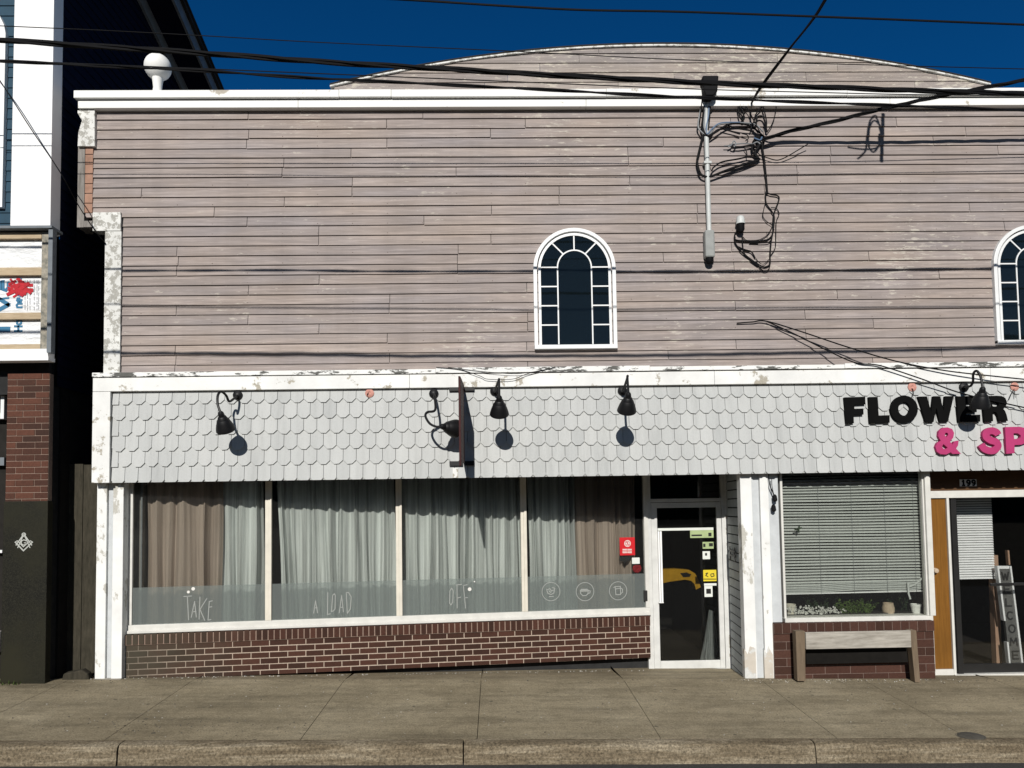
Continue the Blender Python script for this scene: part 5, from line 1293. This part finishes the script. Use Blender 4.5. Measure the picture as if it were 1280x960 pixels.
for L, wd in (([(108, 252), (74, 300)], .012), ([(112, 252), (146, 300)], .012), ([(104, 262), (82, 312)], .010), ([(116, 262), (138, 312)], .010), ([(70, 286), (108, 326), (150, 286)], .013), ([(80, 280), (108, 308), (140, 280)], .009), ([(70, 286), (80, 280)], .009), ([(150, 286), (140, 280)], .009)):
    mb.stroke(FPR, [cm(*q_) for q_ in L], wd, .0085, .002+.0004*random.random())
cc = cm(110, 252); mb.stroke(FPR, arc(cc[0], cc[1], .018, .018, 0, 360, 10), .011, .0085, .003)
cc = cm(110, 288); mb.stroke(FPR, arc(cc[0], cc[1], .028, .028, 40, 320, 10), .010, .0085, .003); mb.stroke(FPR, [(cc[0]+.004, cc[1]-.004), (cc[0]+.026, cc[1]-.004)], .009, .0085, .003)
mb.build('emblem', 'emblem_grey', GP)
mb = MB(); mb.box(FY(.1), -8.5, b-.02, -.3, zsg0, -.2, -.02); mb.build('shopfront_wall', 'interior_paint', NBD)
# white window edge at the far left
FZ = FY(.06); mb = MB(); a, b = FZ.px(-40, 470), FZ.px(7.5, 524)
mb.box(FZ, FZ.px(3.5, 500)[0], b[0], b[1], a[1]-.04, -.05, .04); mb.box(FZ, -8.4, FZ.px(3.4, 500)[0], b[1], b[1]+.07, -.05, .04); mb.box(FZ, -8.4, FZ.px(3.4, 500)[0], FZ.px(2, 490)[1]-.012, FZ.px(2, 490)[1]+.012, -.05, .02); mb.build('window_frame', 'vinyl_white', NBD, bevel=.003)
mb = MB(); a = FZ.px(0, 572); mb.box(FZ, -8.4, FZ.px(6.5, 575)[0], a[1]-.09, a[1], -.03, .02); mb.build('window_ledge', 'eave_grey', NBD)
mb = MB(); a = FZ.px(0, 789); mb.box(FZ, -8.4, FZ.px(1.0, 800)[0], FZ.px(0, 815)[1], a[1], -.03, .02); mb.box(FZ, -8.4, FZ.px(4, 690)[0], FZ.px(0, 691)[1], FZ.px(0, 687.5)[1], -.03, .02); mb.build('door_plate', 'vinyl_white', NBD)
# alley board
FG = FY(.30)
a0, a1 = FG.px(76, 740)[0], FG.px(119, 740)[0]+.08; zgt = FG.px(95, 580)[1]
AG = empty('alley_gate', ((a0+a1)/2, .3, gz(a0, .3)), 'mossy weathered board gate closing the dark alley', 'gate')
mb = MB(); n = 2
for i in range(n):
    a, b = a0+(a1-a0)*i/n, a0+(a1-a0)*(i+1)/n; mb.box(FG, a+.002, b-.002, gz(a0, .3)-.02, zgt-.01*(i % 2), -.04, random.uniform(-.004, .004))
mb.build('boards', 'alley_board', AG, bevel=.003)
mb = MB(); mb.box(FG, a0, a1, .5, .6, -.09, -.042); mb.box(FG, a0, a1, 1.8, 1.9, -.09, -.042); mb.build('ledger', 'alley_board', AG)
# rubble, moss, cover, debris
p = P(97, 846, .05); mb = MB(); FQ = Fr((p.x, .05), (.95, .15)); mb.poly(FQ, [(-.16, gz(p.x, 0)-.02), (.13, gz(p.x, 0)-.02), (.11, gz(p.x, 0)+.055), (.05, gz(p.x, 0)+.10), (-.14, gz(p.x, 0)+.07)], -.1, .02)
tag(mb.build('stone_block', 'alley_board', bevel=.015), 'broken dark stone block at the foot of the alley gate', 'block')
p = hit(1213, 920); mb = MB(); mb.lathe((p.x, p.y, gz(p.x, p.y)-.01), (0, 0, 1), [(0, .12), (.013, .12), (.015, .113), (.012, .108), (.015, .104), (.015, .02)], 28)
tag(mb.build('utility_cover', 'cover_iron', smooth=True), 'small round iron cover set in the sidewalk near the kerb', 'cover')
rr = random.Random(11)
def chips(name, mat, n, rng, label, cat, smin=.004, smax=.012):
    mb = MB()
    for i in range(n):
        x, y = rng(); z = gz(x, y); s_ = rr.uniform(smin, smax); k = len(mb.v); an = rr.random()*6.28
        for (a_, h_) in ((0, 0), (2.0, 0), (4.1, 0), (1, .8)): mb.v.append(Vector((x+s_*math.cos(an+a_)*(1 if h_ == 0 else .2), y+s_*math.sin(an+a_)*(1 if h_ == 0 else .2), z+.001+h_*s_)))
        mb.face([k, k+1, k+3]); mb.face([k+1, k+2, k+3]); mb.face([k+2, k, k+3])
    return tag(mb.build(name, mat), label, cat, kind='stuff')
chips('wall_crumbs', 'debris_white', 90, lambda: (rr.uniform(2.7, 5.2), -abs(rr.gauss(0, .06))-.02), 'pale crumbs along the foot of the plank bench and right post', 'debris', .003, .008)
def along():
    t = rr.random()**1.3; x = -4.6+6.4*t; yb = SFR.pt(t*SL, 0).y-.08; return x, yb-abs(rr.gauss(0, .05))
chips('paint_debris', 'debris_white', 170, along, 'flaked paint crumbs along the foot of the brick base', 'debris', .003, .010)
chips('pebbles', 'rubble', 260, lambda: (rr.uniform(-6, 6.5), rr.uniform(-1.88, -.05)), 'scattered pale pebbles and crumbs on the sidewalk', 'pebbles', .003, .010)
chips('dirt_crumbs', 'cover_iron', 260, lambda: (rr.uniform(2.6, 6.4) if rr.random() < .4 else rr.uniform(-6, 6.4), -abs(rr.gauss(0, .05))-.02 if rr.random() < .6 else rr.uniform(-1.9, -.05)), 'dark crumbs of dirt along the foot of the shop fronts', 'dirt', .003, .011)
chips('grit', 'cover_iron', 120, lambda: (rr.gauss(-2.9, .8), rr.gauss(-1.55, .12)), 'dark grit on the sidewalk near the kerb at the left', 'grit', .004, .010)
mb = MB()
for i in range(420):
    x = rr.uniform(-6.2, -5.15); y = rr.uniform(-.22, -.03); b_ = Vector((x, y, gz(x, y))); an = rr.random()*6.28; h_ = rr.uniform(.01, .05); k = len(mb.v); wv = Vector((math.cos(an), math.sin(an), 0))*.006
    mb.v += [b_-wv, b_+wv, b_+Vector((rr.uniform(-.02, .02), rr.uniform(-.02, .02), h_))]; mb.face([k, k+1, k+2])
tag(mb.build('grass', 'moss_green'), 'short green weeds at the foot of the granite pier', 'weeds', kind='stuff')
